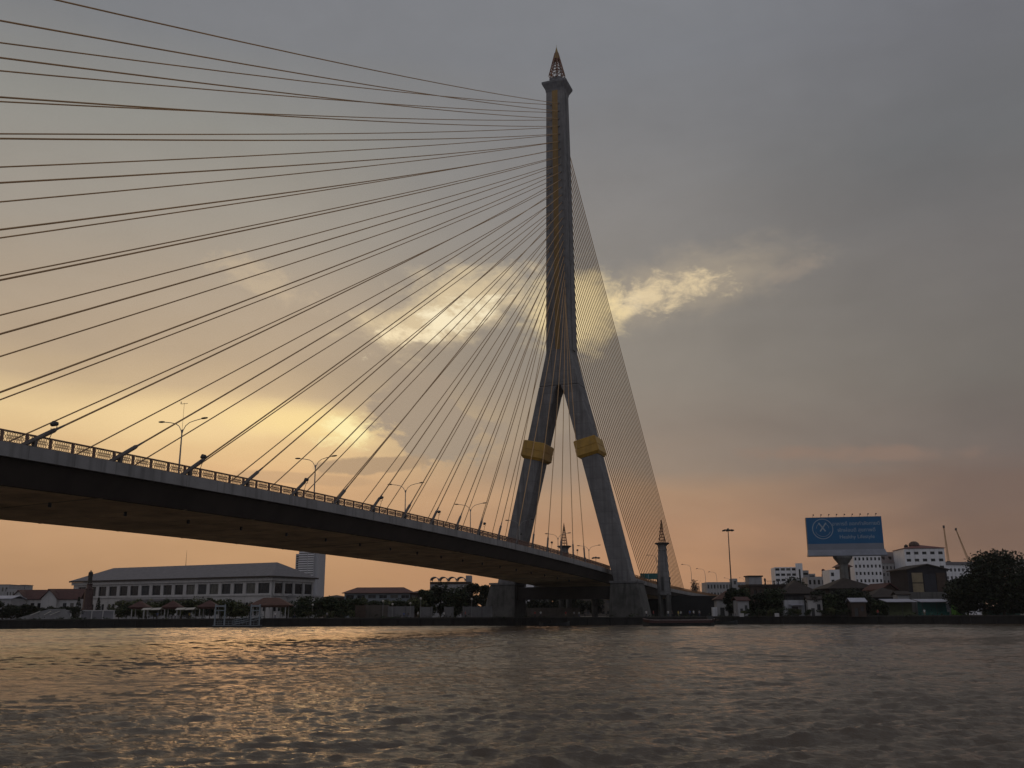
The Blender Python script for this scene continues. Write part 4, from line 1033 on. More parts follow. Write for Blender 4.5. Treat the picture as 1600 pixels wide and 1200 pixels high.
# hipped building beyond the trees, tower block, roof terrace
def hip_building(u0, u1, vr, ve, D, depth, label, wall, roof, name='low_building', rows=1, ridge=.72, rz=0):
    p = base((u0+u1)/2, D, v=ve); w = W(u1-u0, D); h = zt((u0+u1)/2, ve, D)-G; rh = zt((u0+u1)/2, vr, D+depth/2)-G-h
    r = thing(name, label, 'building', p, RZ+rz)
    n = max(3, int(w/4)); fh = h/ max(1, round(h/3.6)); ops = []
    for j in range(max(1, round(h/3.6))):
        for i in range(n): cx = -w/2+w*(i+.5)/n; ops.append((cx-w/n*.36, cx+w/n*.36, fh*j+fh*.35, fh*j+fh*.8))
    m = MB(); m.facade(-w/2, w/2, -.3, h, 0, ops, .3); m.shell(-w/2, w/2, 0, depth, -.3, h); m.build('wall', wall, r)
    top = max(o[3] for o in ops)
    for o in ops[-n:]: window(r, *o, .27, GLASS, wall)
    q = MB()
    for o in ops[:-n]: q.bx(o[0], o[1], .27, .32, o[2], o[3])
    if q.v: q.build('lower_glazing', GLASS, r)
    f = MB(); f.hip(-w/2, w/2, 0, depth, h+.2, rh, over=1.0, ridge=w*ridge); f.build('roof', roof, r)
    return r, w, h
hip_building(538, 642, 918.5, 927, 380, 16, 'long low blue-grey building with dark red hipped roof, right of the tower block', mat('bluegrey_wall', (0.17, 0.19, 0.215), .8, .15, .3), mat('dark_red_roof', (0.10, 0.045, 0.04), .8, .3, .6))
hip_building(641, 670, 923.5, 927, 370, 9, 'small dark red roof between the low blue-grey building and the dense trees', BROWNW, REDR, rows=1)
hip_building(506, 540, 930.5, 934, 395, 9, 'thin low dark roof between the tower block and the blue-grey building', BROWNW, BROWNR)
def tower_block():
    D = 900; u0, u1 = 460, 498; p = base((u0+u1)/2, D, v=880); w = W(u1-u0, D); h = zt(480, 852, D)-G
    r = thing('tower_block', 'tall pale residential tower block with closely stacked balconies behind the long building', 'building', p, RZ+rad(-14))
    m = MB(); m.bx(-w*.5, -w*.34, 0, 16, 0, h*.88); m.bx(-w*.34+.01, w*.36, -1.2, 18, 0, h*1.0); m.bx(w*.36+.01, w*.5, .8, 17, 0, h*.97); m.build('wall', mat('tower_wall', (0.33, 0.33, 0.36), .85, .1, .05), r)
    nf = 30
    for i in range(nf):
        z = h*(0.02+0.97*i/nf); b = MB()
        b.bx(-w*.33, w*.05, -1.9, -1.203, z, z+h/nf*.42); b.bx(w*.09, w*.34, -1.9, -1.203, z, z+h/nf*.42); b.build('balcony', WHITEW, r)
        g = MB(); g.bx(-w*.47, -w*.37, -.1, -.003, z+h/nf*.2, z+h/nf*.7) if z < h*.85 else None
        if g.v: g.build('window', GLASS, r)
        g = MB(); g.bx(-w*.33, w*.05, -1.26, -1.204, z+h/nf*.45, z+h/nf*.97); g.bx(w*.09, w*.34, -1.26, -1.204, z+h/nf*.45, z+h/nf*.97); g.build('balcony_door', mat('tower_recess', (0.15, 0.15, 0.165), .7, .2, .2), r)
tower_block()
def roof_terrace():
    D = 345; u0, u1 = 671, 736; p = base((u0+u1)/2, D); w = W(u1-u0, D); h = zt(700, 913, D)-G
    r = thing('terrace_building', 'building with an arched-canopy roof terrace showing above the trees under the deck', 'building', p, RZ)
    m = MB(); m.bx(-w/2, w/2, 0, 12, 0, h); m.build('wall', GREYW, r)
    ah = 2.4; n = 4
    for i in range(n):
        x0 = -w/2+w*.86*i/n; x1 = x0+w*.86/n*(.96); c = MB(); k = 8
        def P(rr, y): return [((x0+x1)/2+rr*math.cos(math.pi*j/k), y, h+ah-.9+rr*.8*math.sin(math.pi*j/k)) for j in range(k+1)]
        R_ = (x1-x0)/2
        c.loft([P(R_, -.3)+P(R_-.25, -.3)[::-1], P(R_, 9)+P(R_-.25, 9)[::-1]]); c.build('arched_canopy', GREYW, r)
        t = MB()
        for x in (x0+.1, x1-.1):
            for y in (0, 8.5): t.tube([(x, y, h), (x, y, h+ah-.8)], .09, 6)
        t.build('canopy_post', DARKM, r)
    q = MB(); q.bx(-w/2, w/2, -.1, 0.1, h+.003, h+.9); q.build('parapet', BROWNW, r)
    s = MB(); s.bx(w*.36, w*.5, 2, 8, h+.003, h+3.2); s.build('stair_head', GREYW, r)
roof_terrace()
block('distant_block', 'pale block glimpsed under the deck just right of the far bridge pier', 'building', 804, 852, 908, 460, 14, WHITEW, 5, 2)
block('distant_block', 'far pinkish-grey block under the deck, second from the far pier', 'building', 834, 862, 919, 520, 14, CREAMW, 4, 4)

block('viaduct_shade_block', 'long added near-black block standing in for the shade under the approach viaduct', 'shed', 1004, 1122, 931, 345, 10, mat('viaduct_shade_black', (0.009, 0.009, 0.010), 0.9, 0.4, 0.5))  # added block; shade under the viaduct is painted into its near-black colour
block('distant_block', 'wide grey far block glimpsed under the deck left of the near pier', 'building', 866, 962, 926, 500, 14, PAND, 4, 12)
for i, (u, v, wd, D, lm) in enumerate(((666, 915, 30, 300, LG), (688, 911, 36, 306, LD), (712, 908.5, 38, 300, LG), (738, 909, 36, 304, LD), (762, 914, 30, 310, LG))):
    tree('broad_tree', 'dense broad tree, %s from the left in the clump before the roof terrace' % ORD[i], base(u, D), W(963-v, D), W(wd, D), 120+i, lm, .04, 4200, .4, group='dense trees before the roof terrace')
for i, (u, v, wd, D) in enumerate(((566, 934, 30, 290), (586, 935, 30, 288), (608, 933, 32, 292), (630, 934, 32, 290), (650, 929, 30, 292))):
    tree('garden_tree', 'bushy tree behind the pale boundary wall, %s from the left' % ORD[i], base(u, D), W(963-v, D), W(wd, D), 140+i, LG if i % 2 else LY, .05, 2200, .34, group='bushy trees behind the boundary wall')
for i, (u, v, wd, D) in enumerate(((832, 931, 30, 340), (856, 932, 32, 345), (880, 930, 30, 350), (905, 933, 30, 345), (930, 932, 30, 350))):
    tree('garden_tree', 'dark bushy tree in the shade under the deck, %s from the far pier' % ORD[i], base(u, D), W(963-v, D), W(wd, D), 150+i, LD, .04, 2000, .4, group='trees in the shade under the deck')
for i, (u, v, wd) in enumerate(((4, 938, 40), (30, 941, 36), (54, 944, 30), (80, 945, 30), (102, 944, 28), (-18, 936, 40))):
    tree('garden_tree', 'dark bushy tree in front of the red-roofed houses, %s from the left edge' % ORD[i], base(u, 250), W(965-v, 250), W(wd, 250), 160+i, LD, .04, 2200, .3, group='dark trees at the left edge')

# mast lights far behind the deck
def mast_light(u, v, D, label, heads, name='lamp_mast', rad0=.22, hs=1.0, vb=None):
    p = base(u, D, v=v); h = zt(u, v, D)-G; r = thing(name, label, 'lamp mast', p, RZ)
    c = MB(); c.tube([(0, 0, 0), (0, 0, h)], [rad0, rad0*.45], 8); c.build('pole', DARKM, r)
    k = MB(); k.lathe([(.5*hs, h-.2), (.7*hs, h-.05), (.7*hs, h+.1), (.3*hs, h+.55), (.1*hs, h+.7)], 10); k.build('head_frame', DARKM, r)
    for i in range(heads):
        a = 2*math.pi*(i+.5)/heads; x, y = math.cos(a)*1.25*hs, math.sin(a)*1.25*hs
        q = MB(); q.tube([(x*.3, y*.3, h+.15), (x*.85, y*.85, h+.1), (x*1.45, y*1.45, h-.02)], [.08*hs, .28*hs, .2*hs], 8); q.build('lamp_head', DARKM, r)
    return r
mast_light(1137.6, 829, 285, 'tall solitary high-mast light with a ring of lamps, right of the back cables', 6, rad0=.26, hs=1.0)
mast_light(931, 872, 430, 'short distant twin-headed lamp mast seen between the pylon legs', 4, hs=1.3)

# approach street lamps with one arm
def arm_lamp(u, v, ua, D, label, group='single-armed street lamps on the approach road'):
    top = at(u, v, D); x = top.x
    # stands on the approach deck
    p = Vector((top.x, top.y, zdeck(max(8, min(290, top.x))))) if D < 620 else base(u, D)
    h = top.z-p.z; s = W(ua-u, D)
    r = thing('street_lamp', label, 'street lamp', p, RZ, group)
    c = MB(); c.tube([(0, 0, 0), (0, 0, h*.75), (s*.06, 0, h*.93)], [.13, .1, .08], 7); c.build('pole', GREYM, r)
    a = MB(); a.tube([(s*.06, 0, h*.92), (s*.2, 0, h*.985), (s*.45, 0, h*1.0), (s*.9, 0, h*1.01)], .07, 6); a.build('arm', GREYM, r)
    l = MB(); l.tube([(s*.82, 0, h*1.01), (s*.92, 0, h*1.02), (s*1.06, 0, h*1.0)], [.08, .2, .1], 7); l.build('lamp_head', DARKM, r)
arm_lamp(1079.5, 882.5, 1065, 470, 'single-armed street lamp on the approach road, left one of three, tallest')
arm_lamp(1101.5, 889, 1088, 510, 'single-armed street lamp on the approach road, middle one of three')
arm_lamp(1119.5, 894, 1107, 550, 'single-armed street lamp on the approach road, right one of three')
arm_lamp(1144, 903.5, 1135, 700, 'tiny far street lamp just left of the brown terrace house', 'far street lamps')
arm_lamp(1167, 903.5, 1159, 720, 'tiny far street lamp over the grey roofline beside the brown terrace house', 'far street lamps')
arm_lamp(1026, 868, 1011, 420, 'single-armed street lamp among the back cables left of the spire tower')

# green direction sign over the carriageway
def road_sign():
    D = 352; p = at(1018.5, 900.5, D); x = p.x; w = W(37, D); h = W(9.2, D); zd = zdeck(x)
    r = thing('direction_sign', 'dark green overhead direction sign between the near leg and the spire tower', 'road sign', (p.x, p.y, zd), RZ)
    c = p.z-zd; m = MB(); m.bx(-w/2, w/2, -.1, .1, c-h/2, c+h/2); m.build('sign_panel', SIGNG, r)
    f = MB(); f.bx(-w*.16, -w*.145, -.13, -.103, c-h*.45, c+h*.42); f.build('divider', LETTER, r)
    for sx in (-.46, .0, .46): q = MB(); q.tube([(w*sx, .25, 0), (w*sx, .25, c+h/2)], .1, 8); q.build('support_post', GREYM, r)
    q = MB(); q.tube([(-w*.5, .2, c), (w*.5, .2, c)], .09, 6); q.build('support_beam', GREYM, r)
road_sign()

# ------------------------------------------------------------------ right bank
# gate house with orange roof
def gate_house():
    D = 268; p = base(1137, D, v=940); w = W(34, D); r = thing('gate_house', 'small pale gate house with a brownish orange roof below the high-mast light', 'house', p, RZ+rad(-6))
    h = zt(1137, 937, D)-G; ops = [(-w*.36, -w*.16, .1, 2.5), (.0, w*.18, .1, 2.5)]
    m = MB(); m.facade(-w/2, w/2, -.2, h, 0, ops, .3); m.shell(-w/2, w/2, 0, 7, -.2, h); m.build('wall', CREAMW, r)
    for o in ops: g = MB(); g.bx(o[0], o[1], .26, .3, o[2], o[3]); g.build('door', DARKM, r)
    f = MB(); f.hip(-w/2, w/2, 0, 7, h+.2, zt(1137, 924, D+3)-G-h, over=.6, ridge=w*.3); f.build('roof', ORANR, r)
    q = MB(); q.bx(-w*.72, -w*.505, -.8, 2, -.2, 2.6); q.bx(-w*.62, -w*.55, -.85, -.803, 0, 2.0); q.build('side_booth', WHITEW, r)
gate_house()
# long far grey range
block('distant_block', 'long far grey flat block behind the high-mast light', 'building', 1104, 1172, 909.5, 640, 18, GREYW, 4, 14)
block('distant_block', 'square stair tower rising from the long far grey block', 'building', 1144, 1152, 904, 638, 8, GREYW, 5, 1)
# brown terrace house
def terrace_house():
    D = 292; u0, u1 = 1170, 1226; p = base(1198, D, v=913); w = W(56, D); h = zt(1198, 913, D)-G
    r = thing('terrace_house', 'dark brown timber house with a roof terrace and a boxy tank room on top', 'house', p, RZ+rad(5))
    ops = [(-w*.38, -w*.3, h-4.0, h-1.6), (-w*.22, -w*.14, h-4.0, h-1.6), (-w*.08, 0, h-4.0, h-1.6), (w*.1, w*.3, h-3.6, h-1.8)]
    m = MB(); m.facade(-w/2, w/2, -.2, h, 0, ops, .3); m.shell(-w/2, w/2, 0, 9, -.2, h); m.build('wall', BROWNW, r)
    for o in ops: window(r, *o, .27, GLASS, BROWNW)
    b = MB(); b.bx(-w*.46, -w*.08, 1.5, 5, h+.003, zt(1182, 901, D)-G); b.build('tank_room', GREYW, r)
    e = MB(); e.bx(-w*.49, -w*.05, 1.2, 5.3, zt(1182, 901, D)-G+.003, zt(1182, 899, D)-G); e.build('tank_room_roof', BROWNR, r)
    e = MB(); e.bx(-w*.55, w*.53, -.5, 9.4, h+.004-.6, h-.004); e.build('eave', BROWNR, r)
    q = MB()
    for i in range(9): q.tube([(-.02*w+w*.5*i/8, .1, h), (-.02*w+w*.5*i/8, .1, h+1)], .05, 5)
    q.tube([(-.02*w, .1, h+1), (w*.48, .1, h+1)], .05, 5); q.build('terrace_rail', DARKM, r)
    for x, t in ((.04, 1.9), (.3, 1.2), (.42, 1.5)):
        s = MB(); s.lathe([(.25, h), (.3, h+.3), (.15, h+.5), (.35, h+t*.8), (.2, h+t)], 8, (w*x, 2.5, 0)); s.build('roof_vent', DARKM, r)
    lo = MB(); lo.hip(-w*.5, w*.55, -3.2, -.05, h*.42, 1.4, over=.3); lo.build('lean_to_roof', ORANR, r)
terrace_house()

def office_white():
    D = 520; u0, u1 = 1211, 1284; p = base((u0+u1)/2, D, v=890); w = W(u1-u0, D); h = zt(1230, 886, D)-G
    r = thing('white_office', 'white slab office block with dark windows and taller stair tower, left of the billboard', 'building', p, RZ+rad(-8))
    ops = []; nf = 9; fh = h/nf; x1 = w*.08
    for j in range(nf):
        for i in range(5): a = -w/2+(x1+w/2)*(i+.12)/5; b = -w/2+(x1+w/2)*(i+.88)/5; ops.append((a, b, fh*j+fh*.35, fh*j+fh*.8))
    m = MB(); m.facade(-w/2, x1, 0, h, 0, ops, .4); m.shell(-w/2, x1, 0, 16, 0, h); m.bx(x1-w*.14, x1+.0-.004, -1.6, -.004, 0, h+W(5.5, D)); m.build('wall', WHITEW, r)
    for o in ops[20:]: window(r, *o, .36)
    s = MB(); s.bx(x1-w*.085, x1-w*.05, -1.7, -1.605, h*.55, h*.95); s.build('stair_glazing', GLASS, r)
    # stepped right wing
    m = MB(); hh = [.93, .86, .80]
    xs = [x1, x1+w*.14, x1+w*.28, w*.5]
    for i in range(3): m.bx(xs[i]+.003, xs[i+1], 1.5+i, 15, 0, h*hh[i])
    m.build('stepped_wing', GREYW, r)
    for i in range(3):
        for j in range(7):
            z = h*hh[i]*(j+.5)/8+h*.08; g = MB(); g.bx(xs[i]+.4, xs[i+1]-.4, 1.42+i, 1.496+i, z, z+fh*.4); g.build('window', GLASS, r)
office_white()
block('grey_block', 'plain grey stepped block just left of the billboard post', 'building', 1262, 1296, 901, 430, 14, GREYW, 4, 5, rz=rad(-6))
def tanks(u, v0, v1, D, label):
    p = base(u, D, v=v0); p.z = zt(u, v0, D); r = thing('roof_tank', label, 'water tank', p); h = zt(u, v1, D)-p.z
    m = MB(); m.lathe([(.9, 0), (.9, h*.3), (.7, h*.34), (.7, h*.75), (.85, h*.8), (.5, h)], 10); m.build('tank', mat('red_tank', (.14, .05, .04), .7, .3, 1), r)
    q = MB(); q.lathe([(1.15, -.3), (1.15, .002)], 10); q.build('tank_base', DARKM, r)
tanks(1287, 901, 889, 436, 'red-brown tank on the roof of the grey block left of the billboard post')
block('white_block', 'narrow white block with a few windows immediately left of the billboard post', 'building', 1296, 1322, 890, 400, 12, WHITEW, 6, 3, rz=rad(-4), fill=.55, skip=lambda i, j: (i+j) % 3 == 0)
hip_building(1312, 1328, 878.5, 886, 405, 6, 'small red pavilion roof behind the billboard post', BROWNW, REDR, 'roof_pavilion')

# billboard
def text_mesh(body, size, x, z, y, parent, name):
    cu = bpy.data.curves.new('t', 'FONT'); cu.body = body; cu.size = size; cu.extrude = .03; cu.align_x = 'CENTER'; cu.resolution_u = 3
    o = bpy.data.objects.new('t', cu); COL.objects.link(o)
    me = bpy.data.meshes.new_from_object(o.evaluated_get(bpy.context.evaluated_depsgraph_get())); bpy.data.objects.remove(o)
    me.name = name; me.materials.clear(); me.materials.append(LETTER)
    q = bpy.data.objects.new(name, me); COL.objects.link(q); q.parent = parent; q.location = (x, y, z); q.rotation_euler = (math.pi/2, 0, 0)
    return q
def billboard():
    D = 300; u0, u1 = 1260, 1377; p = base(1319.5, D, v=838); w = W(u1-u0, D)*.985
    z1 = zt(1316, 808, D)-G; z0 = zt(1322, 869, D)-G; zm = zt(1319, 849.5, D)-G
    r = thing('billboard', 'huge blue roadside billboard with white lettering and a round emblem on a single thick post', 'billboard', p, RZ+rad(-10))
    b = MB(); b.bx(-w/2, w/2, -.6, 1.4, z0+1.2, z1); b.build('frame_box', DARKM, r)
    m = MB(); m.bx(-w/2, w/2, -.7, -.603, zm+.003, z1-.05); m.build('blue_panel', BLUEB, r)
    m = MB(); m.bx(-w/2, w/2, -.7, -.603, z0+2.0, zm); m.build('grey_panel', GREYB, r)
    m = MB(); m.loft([[(-w/2-.2, -.75, z0+2.0), (w/2+.2, -.75, z0+2.0), (w/2+.2, -.6, z0+2.1), (-w/2-.2, -.6, z0+2.1)], [(-w/2-.2, -2.2, z0+.25), (w/2+.6, -2.2, z0+.25), (w/2+.6, 1.4, z0+.25), (-w/2-.2, 1.4, z0+.25)], [(-w/2-.2, -2.2, z0), (w/2+.6, -2.2, z0), (w/2+.6, 1.4, z0), (-w/2-.2, 1.4, z0)]]); m.build('service_walkway', mat('walkway_grey', (.2, .21, .25), .6, .2, .4), r)
    c = MB(); c.lathe([(1.45, 0), (1.3, z0-3.4), (1.4, z0-2.6), (2.9, z0-.6), (3.0, z0-.003)], 16, (-1.1, .2, 0)); c.build('post', mat('post_concrete', (.14, .14, .135), .85, .3, .4, streak=.5), r)
    for i in range(9):
        x = -w*.40+w*.83*i/8; l = MB(); l.tube([(x, .2, z1), (x, -.4, z1+.55), (x, -1.0, z1+.75)], .05, 5); l.tube([(x, -.95, z1+.75), (x, -1.4, z1+.72)], [.17, .24], 8); l.build('floodlight', DARKM, r)
    hb = z1-zm
    # emblem: ring with a crossed pair of bars and small curved strokes
    cx, cz, R_ = -w*.285, zm+hb*.56, hb*.37
    e = MB(); e.ring((cx, -.72, cz), R_, .22, 40, d=.03); em = e.build('emblem_ring', LETTER, r)
    x = MB()
    for s in (-1, 1):
        d = Vector((s*.72, 0, 1)).normalized(); a = Vector((cx, -.72, cz+R_*.12))-d*R_*.45; b2 = Vector((cx, -.72, cz+R_*.12))+d*R_*.62
        n = Vector((d.z, 0, -d.x))*.2
        yy = Vector((0, .012*s, 0))
        x.add([a-n+yy, a+n+yy, b2+n+yy, b2-n+yy, a-n+yy+Vector((0, .01, 0)), a+n+yy+Vector((0, .01, 0)), b2+n+yy+Vector((0, .01, 0)), b2-n+yy+Vector((0, .01, 0))], [(0, 1, 2, 3), (7, 6, 5, 4), (0, 4, 5, 1), (1, 5, 6, 2), (2, 6, 7, 3), (3, 7, 4, 0)])
    x.build('emblem_cross', LETTER, r)
    for (rr, a0, a1) in ((.78, 200, 340), (.62, 120, 175), (.62, 5, 60)):
        q = MB(); q.tube([(cx+R_*rr*math.cos(rad(t)), -.715, cz+R_*rr*math.sin(rad(t))) for t in np.linspace(a0, a1, 10)], .06, 4); q.build('emblem_stroke', LETTER, r)
    text_mesh('อาหารดี ออกกำลังกายดี', hb*.185, w*.16, zm+hb*.68, -.705, r, 'lettering')
    text_mesh('พักผ่อนดี สุขภาพดี', hb*.185, w*.16, zm+hb*.44, -.705, r, 'lettering')
    text_mesh('Healthy Lifestyle', hb*.19, w*.16, zm+hb*.19, -.705, r, 'lettering')
billboard()

# hotel: two wings and a link
def hotel():
    D = 430
    r0, w, h = block('hotel', 'white many-windowed hotel wing right behind the billboard, left part', 'building', 1333, 1376, 866, D, 16, WHITEW, 8, 7, rz=rad(-3), fill=.5, fillz=.42, zlow=zt(1350, 915, D))
    r1, w, h = block('hotel', 'paler recessed hotel wing linking the left white wing and the red-topped tower', 'building', 1375, 1414, 880, D+12, 14, CREAMW, 7, 6, rz=rad(10), fill=.42, fillz=.42, zlow=zt(1390, 925, D))
    q = MB(); q.add([(-w/2, -.3, h+.003), (w/2, -.3, h+.003), (w/2, 4.5, h+W(19, D)), (-w/2, 4.5, h+W(19, D)), (-w/2, 14, h+W(19, D)), (w/2, 14, h+W(19, D)), (w/2, 14, h+.003), (-w/2, 14, h+.003)], [(0,1,2,3),(3,2,5,4),(1,6,5,2),(0,3,4,7),(4,5,6,7)]); q.build('mansard_roof', mat('mansard', (.16, .13, .13), .8, .2, .5), r1)
    for i in range(3): g = MB(); x = -w*.3+w*.3*i; g.bx(x-.5, x+.5, 1.2, 2.2, h+W(6, D), h+W(11, D)); g.build('dormer', BROWNR, r1)
    r2, w, h = block('hotel', 'white hotel tower with a red roof rim and a round rooftop tank', 'building', 1413, 1474, 857, D-6, 18, WHITEW, 9, 5, rz=rad(-7), fill=.55, fillz=.4, zlow=zt(1440, 905, D), skip=lambda i, j: False)
    m = MB(); m.hip(-w/2, w/2, 0, 18, h+.25, W(7, D), over=.5, ridge=w*.75); m.build('roof_rim', mat('rim_red', (.15, .05, .045), .75, .25, .6), r2)
    t = MB(); t.lathe([(2.2, h+.5), (2.2, h+W(5, D)), (2.4, h+W(7, D)), (2.1, h+W(10, D)), (1.1, h+W(12.5, D)), (.2, h+W(13, D))], 12, (-w*.12, 7, 0)); t.build('round_tank', mat('tank_brown', (.085, .05, .04), .7, .3, 1), r2)
    t = MB(); t.lathe([(.9, h+.5), (.9, h+W(6, D)), (.3, h+W(8, D))], 8, (-w*.34, 6, 0)); t.build('roof_vent', BROWNR, r2)
hotel()
r, w, h = block('white_annex', 'low white annex with dark square windows between the hotel tower and the big dark tree', 'building', 1474, 1534, 883, 445, 14, WHITEW, 6, 9, rz=rad(6), fill=.5, fillz=.4, zlow=zt(1500, 905, 445))
q = MB(); q.bx(-w/2-.3, w/2+.3, -.3, 14.3, h+.003, h+W(5, 445)); q.build('roof', GREYR, r)
block('distant_block', 'far pale slab at the right edge beyond the big tree', 'building', 1593, 1625, 874, 700, 14, GREYW, 9, 4)

# cranes
def crane(u0, v0, u1, v1, D, label):
    a, b = at(u0, v0, D), at(u1, v1, D); p = base(u1, D)
    r = thing('crane', label, 'crane', p, 0, 'far construction cranes')
    A, B = b-p, a-p
    d = (B-A).normalized(); n = d.cross(Vector((Fv.x, Fv.y, 0)).normalized()).normalized(); o2 = n.cross(d).normalized()
    L = (B-A).length
    m = MB(); k = 22
    def wid(t): return 1.5*(1-t)+.5*t
    C = [(1, 0), (-.5, .87), (-.5, -.87)]
    def q(j, t): return A+d*(L*t)+n*(C[j][0]*wid(t)*.5)+o2*(C[j][1]*wid(t)*.5)
    for j in range(3): m.tube([q(j, i/8) for i in range(9)], .13, 4)
    for i in range(k):
        for j in range(3): m.tube([q(j, i/k), q((j+1) % 3, (i+1)/k)], .07, 3)
    m.build('jib', CRANEM, r)
    t = MB(); t.tube([(0, 0, 0), A], .75, 6); t.build('tower', CRANEM, r)
    c = MB(); c.box(tuple(A), (3.2, 2.4, 2.6)); c.build('cab', DARKM, r)
    h = MB(); h.box(tuple(B), (1.6, 1.2, 1.6)); h.build('jib_head', DARKM, r)
crane(1474.5, 823, 1482.5, 880, 620, 'far construction crane with the steeper jib, left one of the two')
crane(1493.5, 827, 1515, 880, 640, 'far construction crane with the more slanted jib, right one of the two')

# houses below the hotel
hip_building(1296, 1368, 903.5, 920, 290, 14, 'broad dark brown hipped-roof house under the billboard', DARKW, BROWNR, 'brown_house', ridge=.35)
hip_building(1226, 1276, 908, 928, 285, 12, 'dark brown hipped-roof house left of the billboard post', DARKW, BROWNR, 'brown_house', ridge=.2)
def gabled(u0, u1, vr, ve, D, label, wall, roof, panels=None):
    p = base((u0+u1)/2, D, v=ve); w = W(u1-u0, D); h = zt((u0+u1)/2, ve, D)-G; rh = zt((u0+u1)/2, vr, D)-G-h
    r = thing('gabled_house', label, 'house', p, RZ+rad(4)); d = 11
    m = MB(); m.bx(-w/2, w/2, 0, d, -.2, h); m.add([(-w/2, .001, h), (w/2, .001, h), (0, .001, h+rh), (-w/2, d, h), (w/2, d, h), (0, d, h+rh)], [(0,1,2),(3,5,4)]); m.build('wall', wall, r)
    f = MB(); f.gable(-w/2, w/2, 0, d, h+.1, rh, 'y', .7, .3); f.build('roof', roof, r)
    for a, b, c, e, mm in (panels or []):
        q = MB(); q.bx(w*a, w*b, -.12, -.003, h*c, h*e); q.build('wall_panel', mm, r)
    return r
gabled(1416, 1480, 881.5, 890, 275, 'tall dark blue-black gabled house with tan wall panels below the hotel tower', DARKW, BROWNR, [(-.40, -.13, .72, .93, TANP), (-.40, -.13, .48, .70, TANP), (.22, .45, .52, .93, BROWNW), (-.10, .2, .3, .9, mat('blue_black', (.02, .02, .03), .6, .3, .6))])
gabled(1379, 1400, 911, 921, 262, 'small house with a dark red gable left of the low grey roofs', BROWNW, REDR)
hip_building(1362, 1420, 919, 934, 256, 10, 'low brown-roofed house behind the left market awning', DARKW, BROWNR, 'low_house', ridge=.6)
block('grey_wall_building', 'low grey flat-roofed building behind the teal market stall', 'building', 1416, 1482, 925, 252, 8, mat('dull_grey', (.13, .125, .12), .9, .25, .4, streak=.5), None, None)
def stall(u0, u1, vt, D, label, wall, roofm, sign=False):
    p = base((u0+u1)/2, D); w = W(u1-u0, D); h = zt((u0+u1)/2, vt, D)-G; r = thing('market_stall', label, 'stall', p, RZ)
    f = MB(); f.loft([[(-w/2-.3, -2.2, h-.75), (-w/2-.3, 3, h), (-w/2-.3, 3, h-.12), (-w/2-.3, -2.2, h-.87)], [(w/2+.3, -2.2, h-.75), (w/2+.3, 3, h), (w/2+.3, 3, h-.12), (w/2+.3, -2.2, h-.87)]]); f.build('awning', roofm, r)
    m = MB(); m.bx(-w/2, w/2, .6, .75, 0, h-.7); m.build('back_wall', wall, r)
    c = MB(); c.bx(-w/2+.2, w/2-.2, -1.2, -.5, 0, 1.0); c.build('counter', wall, r)
    for x in (-w/2+.1, 0, w/2-.1): q = MB(); q.tube([(x, -2, 0), (x, -2, h-.75)], .06, 6); q.build('post', DARKM, r)
    if sign: q = MB(); q.lathe([(1.0, -.06), (1.0, .06)], 20); q.M = None; o = q.build('round_sign', GREYB, r, (w*.44, -2.35, h-1.9)); o.rotation_euler = (math.pi/2, 0, 0)
stall(1384, 1428, 935.5, 243, 'market stall with a pale lilac awning and a dark open front', mat('olive_boards', (.07, .08, .04), .85, .3, .8), ROOFM)
stall(1437, 1482, 935.5, 243, 'market stall with a pale awning, teal walls and a round pale sign', TEAL, ROOFM, True)
b = block('kiosk', 'small lime green kiosk beside the big dark tree', 'kiosk', 1492.5, 1505, 944.5, 238, 2.5, LIME); q = MB(); q.hip(-1.1, 1.1, -.2, 2.3, b[2]+.15, .5, .3); q.build('roof', CANV, b[0])
o = MB(); o.bx(-4.2, 4.2, 0, .3, -.1, 1.5); tag(o.build('garden_wall', mat('teal_wall', (.05, .1, .085), .8, .3, .5, streak=.4), None, base(1568, 236), RZ), 'low teal garden wall under the big dark tree at the right', 'wall')
def gate_arch():
    D = 250; p = base(1244, D); w = W(34, D); h = zt(1244, 932, D)-G; r = thing('white_gatehouse', 'white wall with a canopied gateway among the trees left of the billboard', 'gateway', p, RZ)
    ops = [(-w*.18, w*.12, 0.05, h*.5)]
    m = MB(); m.facade(-w/2, w*.42, -.1, h*.82, 0, ops, .4); m.shell(-w/2, w*.42, 0, 3.5, -.1, h*.82); m.build('wall', mat('offwhite', (.36, .36, .38), .85, .15, .4, streak=.4), r)
    g = MB(); g.bx(-w*.18, w*.12, .36, .41, .05, h*.5); g.build('gate', DARKM, r)
    f = MB(); f.bx(-w*.3, w*.28, -1.8, -.01, h*.56, h*.62); f.build('canopy', ROOFM, r)
    for x in (-.29, .27): q = MB(); q.bx(w*x-.1, w*x+.1, -1.75, -1.55, 0, h*.56); q.build('post', PALE, r)
gate_arch()

